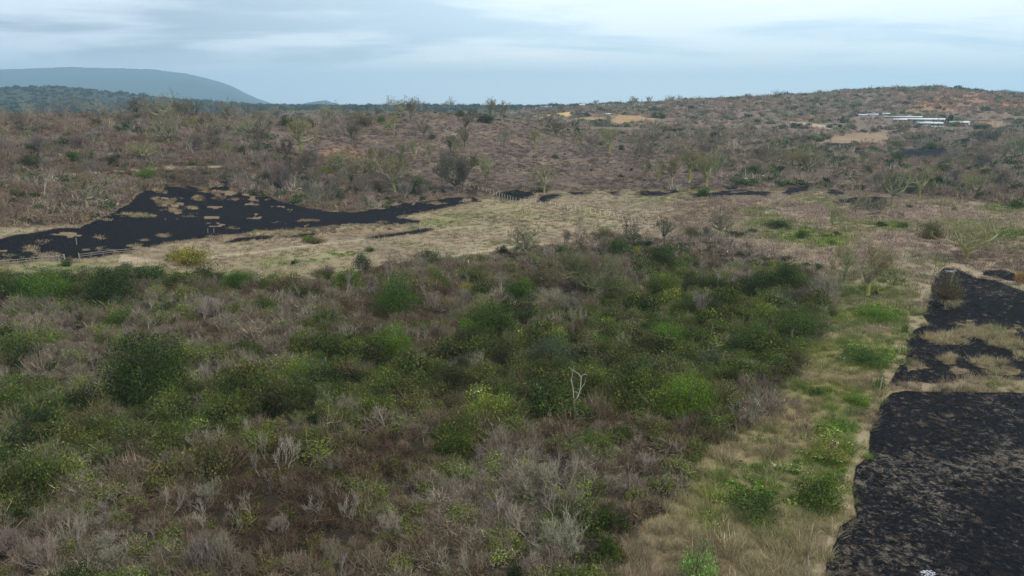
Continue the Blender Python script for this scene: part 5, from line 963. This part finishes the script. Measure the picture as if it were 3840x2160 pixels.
barn('farm_building', 2240, 2312, 298, 5, 'long thin white-roofed shed behind the farm hedge', depth=8, far=(800,1300))
barn('farm_building', 2155, 2180, 293, 4, 'leftmost small white shed behind the farm trees', depth=7, far=(800,1300))
barn('farm_building', 2187, 2209, 292, 4, 'white shed behind the tall pale pole of the farm', depth=7, far=(800,1300))
barn('farm_building', 2225, 2238, 290, 4, 'tiny white roof farthest back in the farm', depth=6, far=(800,1300))
barn('open_shed', 1360, 1387, 273, 6, 'open white shed on posts on the far skyline left of the yellow field track', 'shed', depth=8, far=(1000,2100), bays=6)
barn('farm_building', 1458, 1471, 271, 9, 'small brick house with a pale roof on the skyline behind the yellow field', 'house', depth=8, roof=MRF, wall=MBR, far=(900,2000), openfront=False)
barn('open_shed', 1523, 1538, 291, 3, 'low white roof at the upper edge of the orange-brown field', 'shed', depth=6, far=(700,1300))
barn('open_shed', 1347, 1352, 275, 4, 'tiny white hut left of the open shed on the skyline', 'hut', depth=4, far=(1000,2100), bays=2)
def mast(name, u, v, hpx, label, r0, mat, arms, far=None):
    x, y, z, d = ground(u, v, far); m = math.hypot(d, CAMZ-z)/FPX; H = hpx*m; r = bpy.data.objects.new(name, None); COL.objects.link(r); r.location = (x, y, z); r['label'] = label; r['category'] = 'pole'
    V, F = tube(np.array([[0, 0, -1], [0, 0, H*.5], [0, 0, H]]), np.array([r0, r0*.85, r0*.7]), 8); link('pole', mesh('pole', V, F, [mat]), r)
    for k in range(arms):
        V, F = [], []; boxm(V, F, -H*.13, H*.13, -.1, .1, H*(.92-.14*k)-.1, H*(.92-.14*k)+.1); link('crossarm', mesh('crossarm', V, F, [mat]), r)
mast('power_pole', 2196, 301, 15, 'white pole with crossarms in front of the farm sheds', 0.3, MRO, 2, (700,1200))
mast('radio_mast', 1615, 254, 12, 'thin dark mast on the ridge skyline left of the small ceiba', 0.35, MDW, 3, (800,1700))
mast('power_pole', 1303, 276, 10, 'pale pole on the far skyline left of the yellow field', 0.3, MRO, 1, (1200,2600))
mast('power_pole', 2518, 318, 12, 'pale pole in the field right of the farm', 0.25, MRO, 1, (600,1200))

# ------------------------------------------------------------------ ash
def ash(u, v, ru, rv, n, seed):
    rs = np.random.RandomState(seed); P = []
    for i in range(n):
        a = rs.uniform(0, 6.28); q = rs.uniform()**0.8; x, y, z, d = ground(u+ru*q*math.cos(a), v+rv*q*math.sin(a)); P.append((x, y, z+0.06))
    P = np.array(P); V, F = leafq(rs, P, np.tile([0, 0, 4.0], (n, 1)), rs.uniform(0.06, 0.22, n)); link('ash', mesh('ash', V, F, [MASH]), kind='stuff', label='white ash left on the charred ground')
MASH = plain('ash', (0.40, 0.41, 0.44), 1.0, 4, 0.25)
ash(2335, 1446, 22, 8, 160, 1); ash(2392, 683, 20, 4, 120, 2)

# ------------------------------------------------------------------ labels: look, place, and where needed its order from the left
def area(u, v):
    if v < 335:
        if u < 640: return 'on the crest of the left hill'
        if u < 1320: return 'along the crest above the tawny slope'
        if u < 1900: return 'near the skyline by the yellow and orange fields'
        return 'on the distant ridge around the farm'
    if v < 480:
        if u < 640: return 'on the wooded slope of the left hill'
        if u < 1060: return 'on the wooded left part of the middle slope'
        if u < 1340: return 'on the open middle of the tawny slope'
        if u < 1860: return 'on the tawny slope above the white posts'
        return 'in the wooded valley below the farm'
    if v < 560:
        if u < 700: return 'just above the long burnt strip'
        if u < 1100: return 'between the burnt strip and the tawny slope'
        return 'at the far edge of the meadow'
    if u > 2050 and v > 640: return 'in the grass between thicket and burnt fields'
    if u > 1900: return 'in the grassland beyond the thicket'
    if v < 690: return 'at the far edge of the thicket' if u > 1000 else 'in the left meadow'
    col = 'left' if u < 520 else 'centre-left' if u < 1030 else 'centre' if u < 1500 else 'right'
    row = 'far' if v < 800 else 'upper-middle' if v < 950 else 'middle' if v < 1100 else 'lower-middle' if v < 1270 else 'nearest'
    return 'in the %s %s thicket' % (row, col)
ORD = ['first','second','third','fourth','fifth','sixth','seventh','eighth','ninth','tenth','eleventh','twelfth','thirteenth','fourteenth','fifteenth','sixteenth','seventeenth','eighteenth','nineteenth','twentieth']
def label_all():
    G = {}
    for e in REG:
        if e[5]: e[0]['label'] = e[5]
        else: G.setdefault((e[2], e[1], area(e[3], e[4])), []).append(e)
    for (adj, cat, ar), L in G.items():
        L.sort(key=lambda e: e[3]); nm = {'bare tree': 'leafless tree', 'ceiba tree': 'ceiba', 'dry shrub': 'dry shrub'}.get(cat, cat)
        for i, e in enumerate(L):
            n = len(L); o = '' if n == 1 else ', leftmost' if i == 0 else ', rightmost' if i == n-1 else ', %s from left' % (ORD[i] if i < 20 else '%dth' % (i+1))
            e[0]['label'] = '%s %s %s%s' % (adj, nm, ar, o)
label_all()
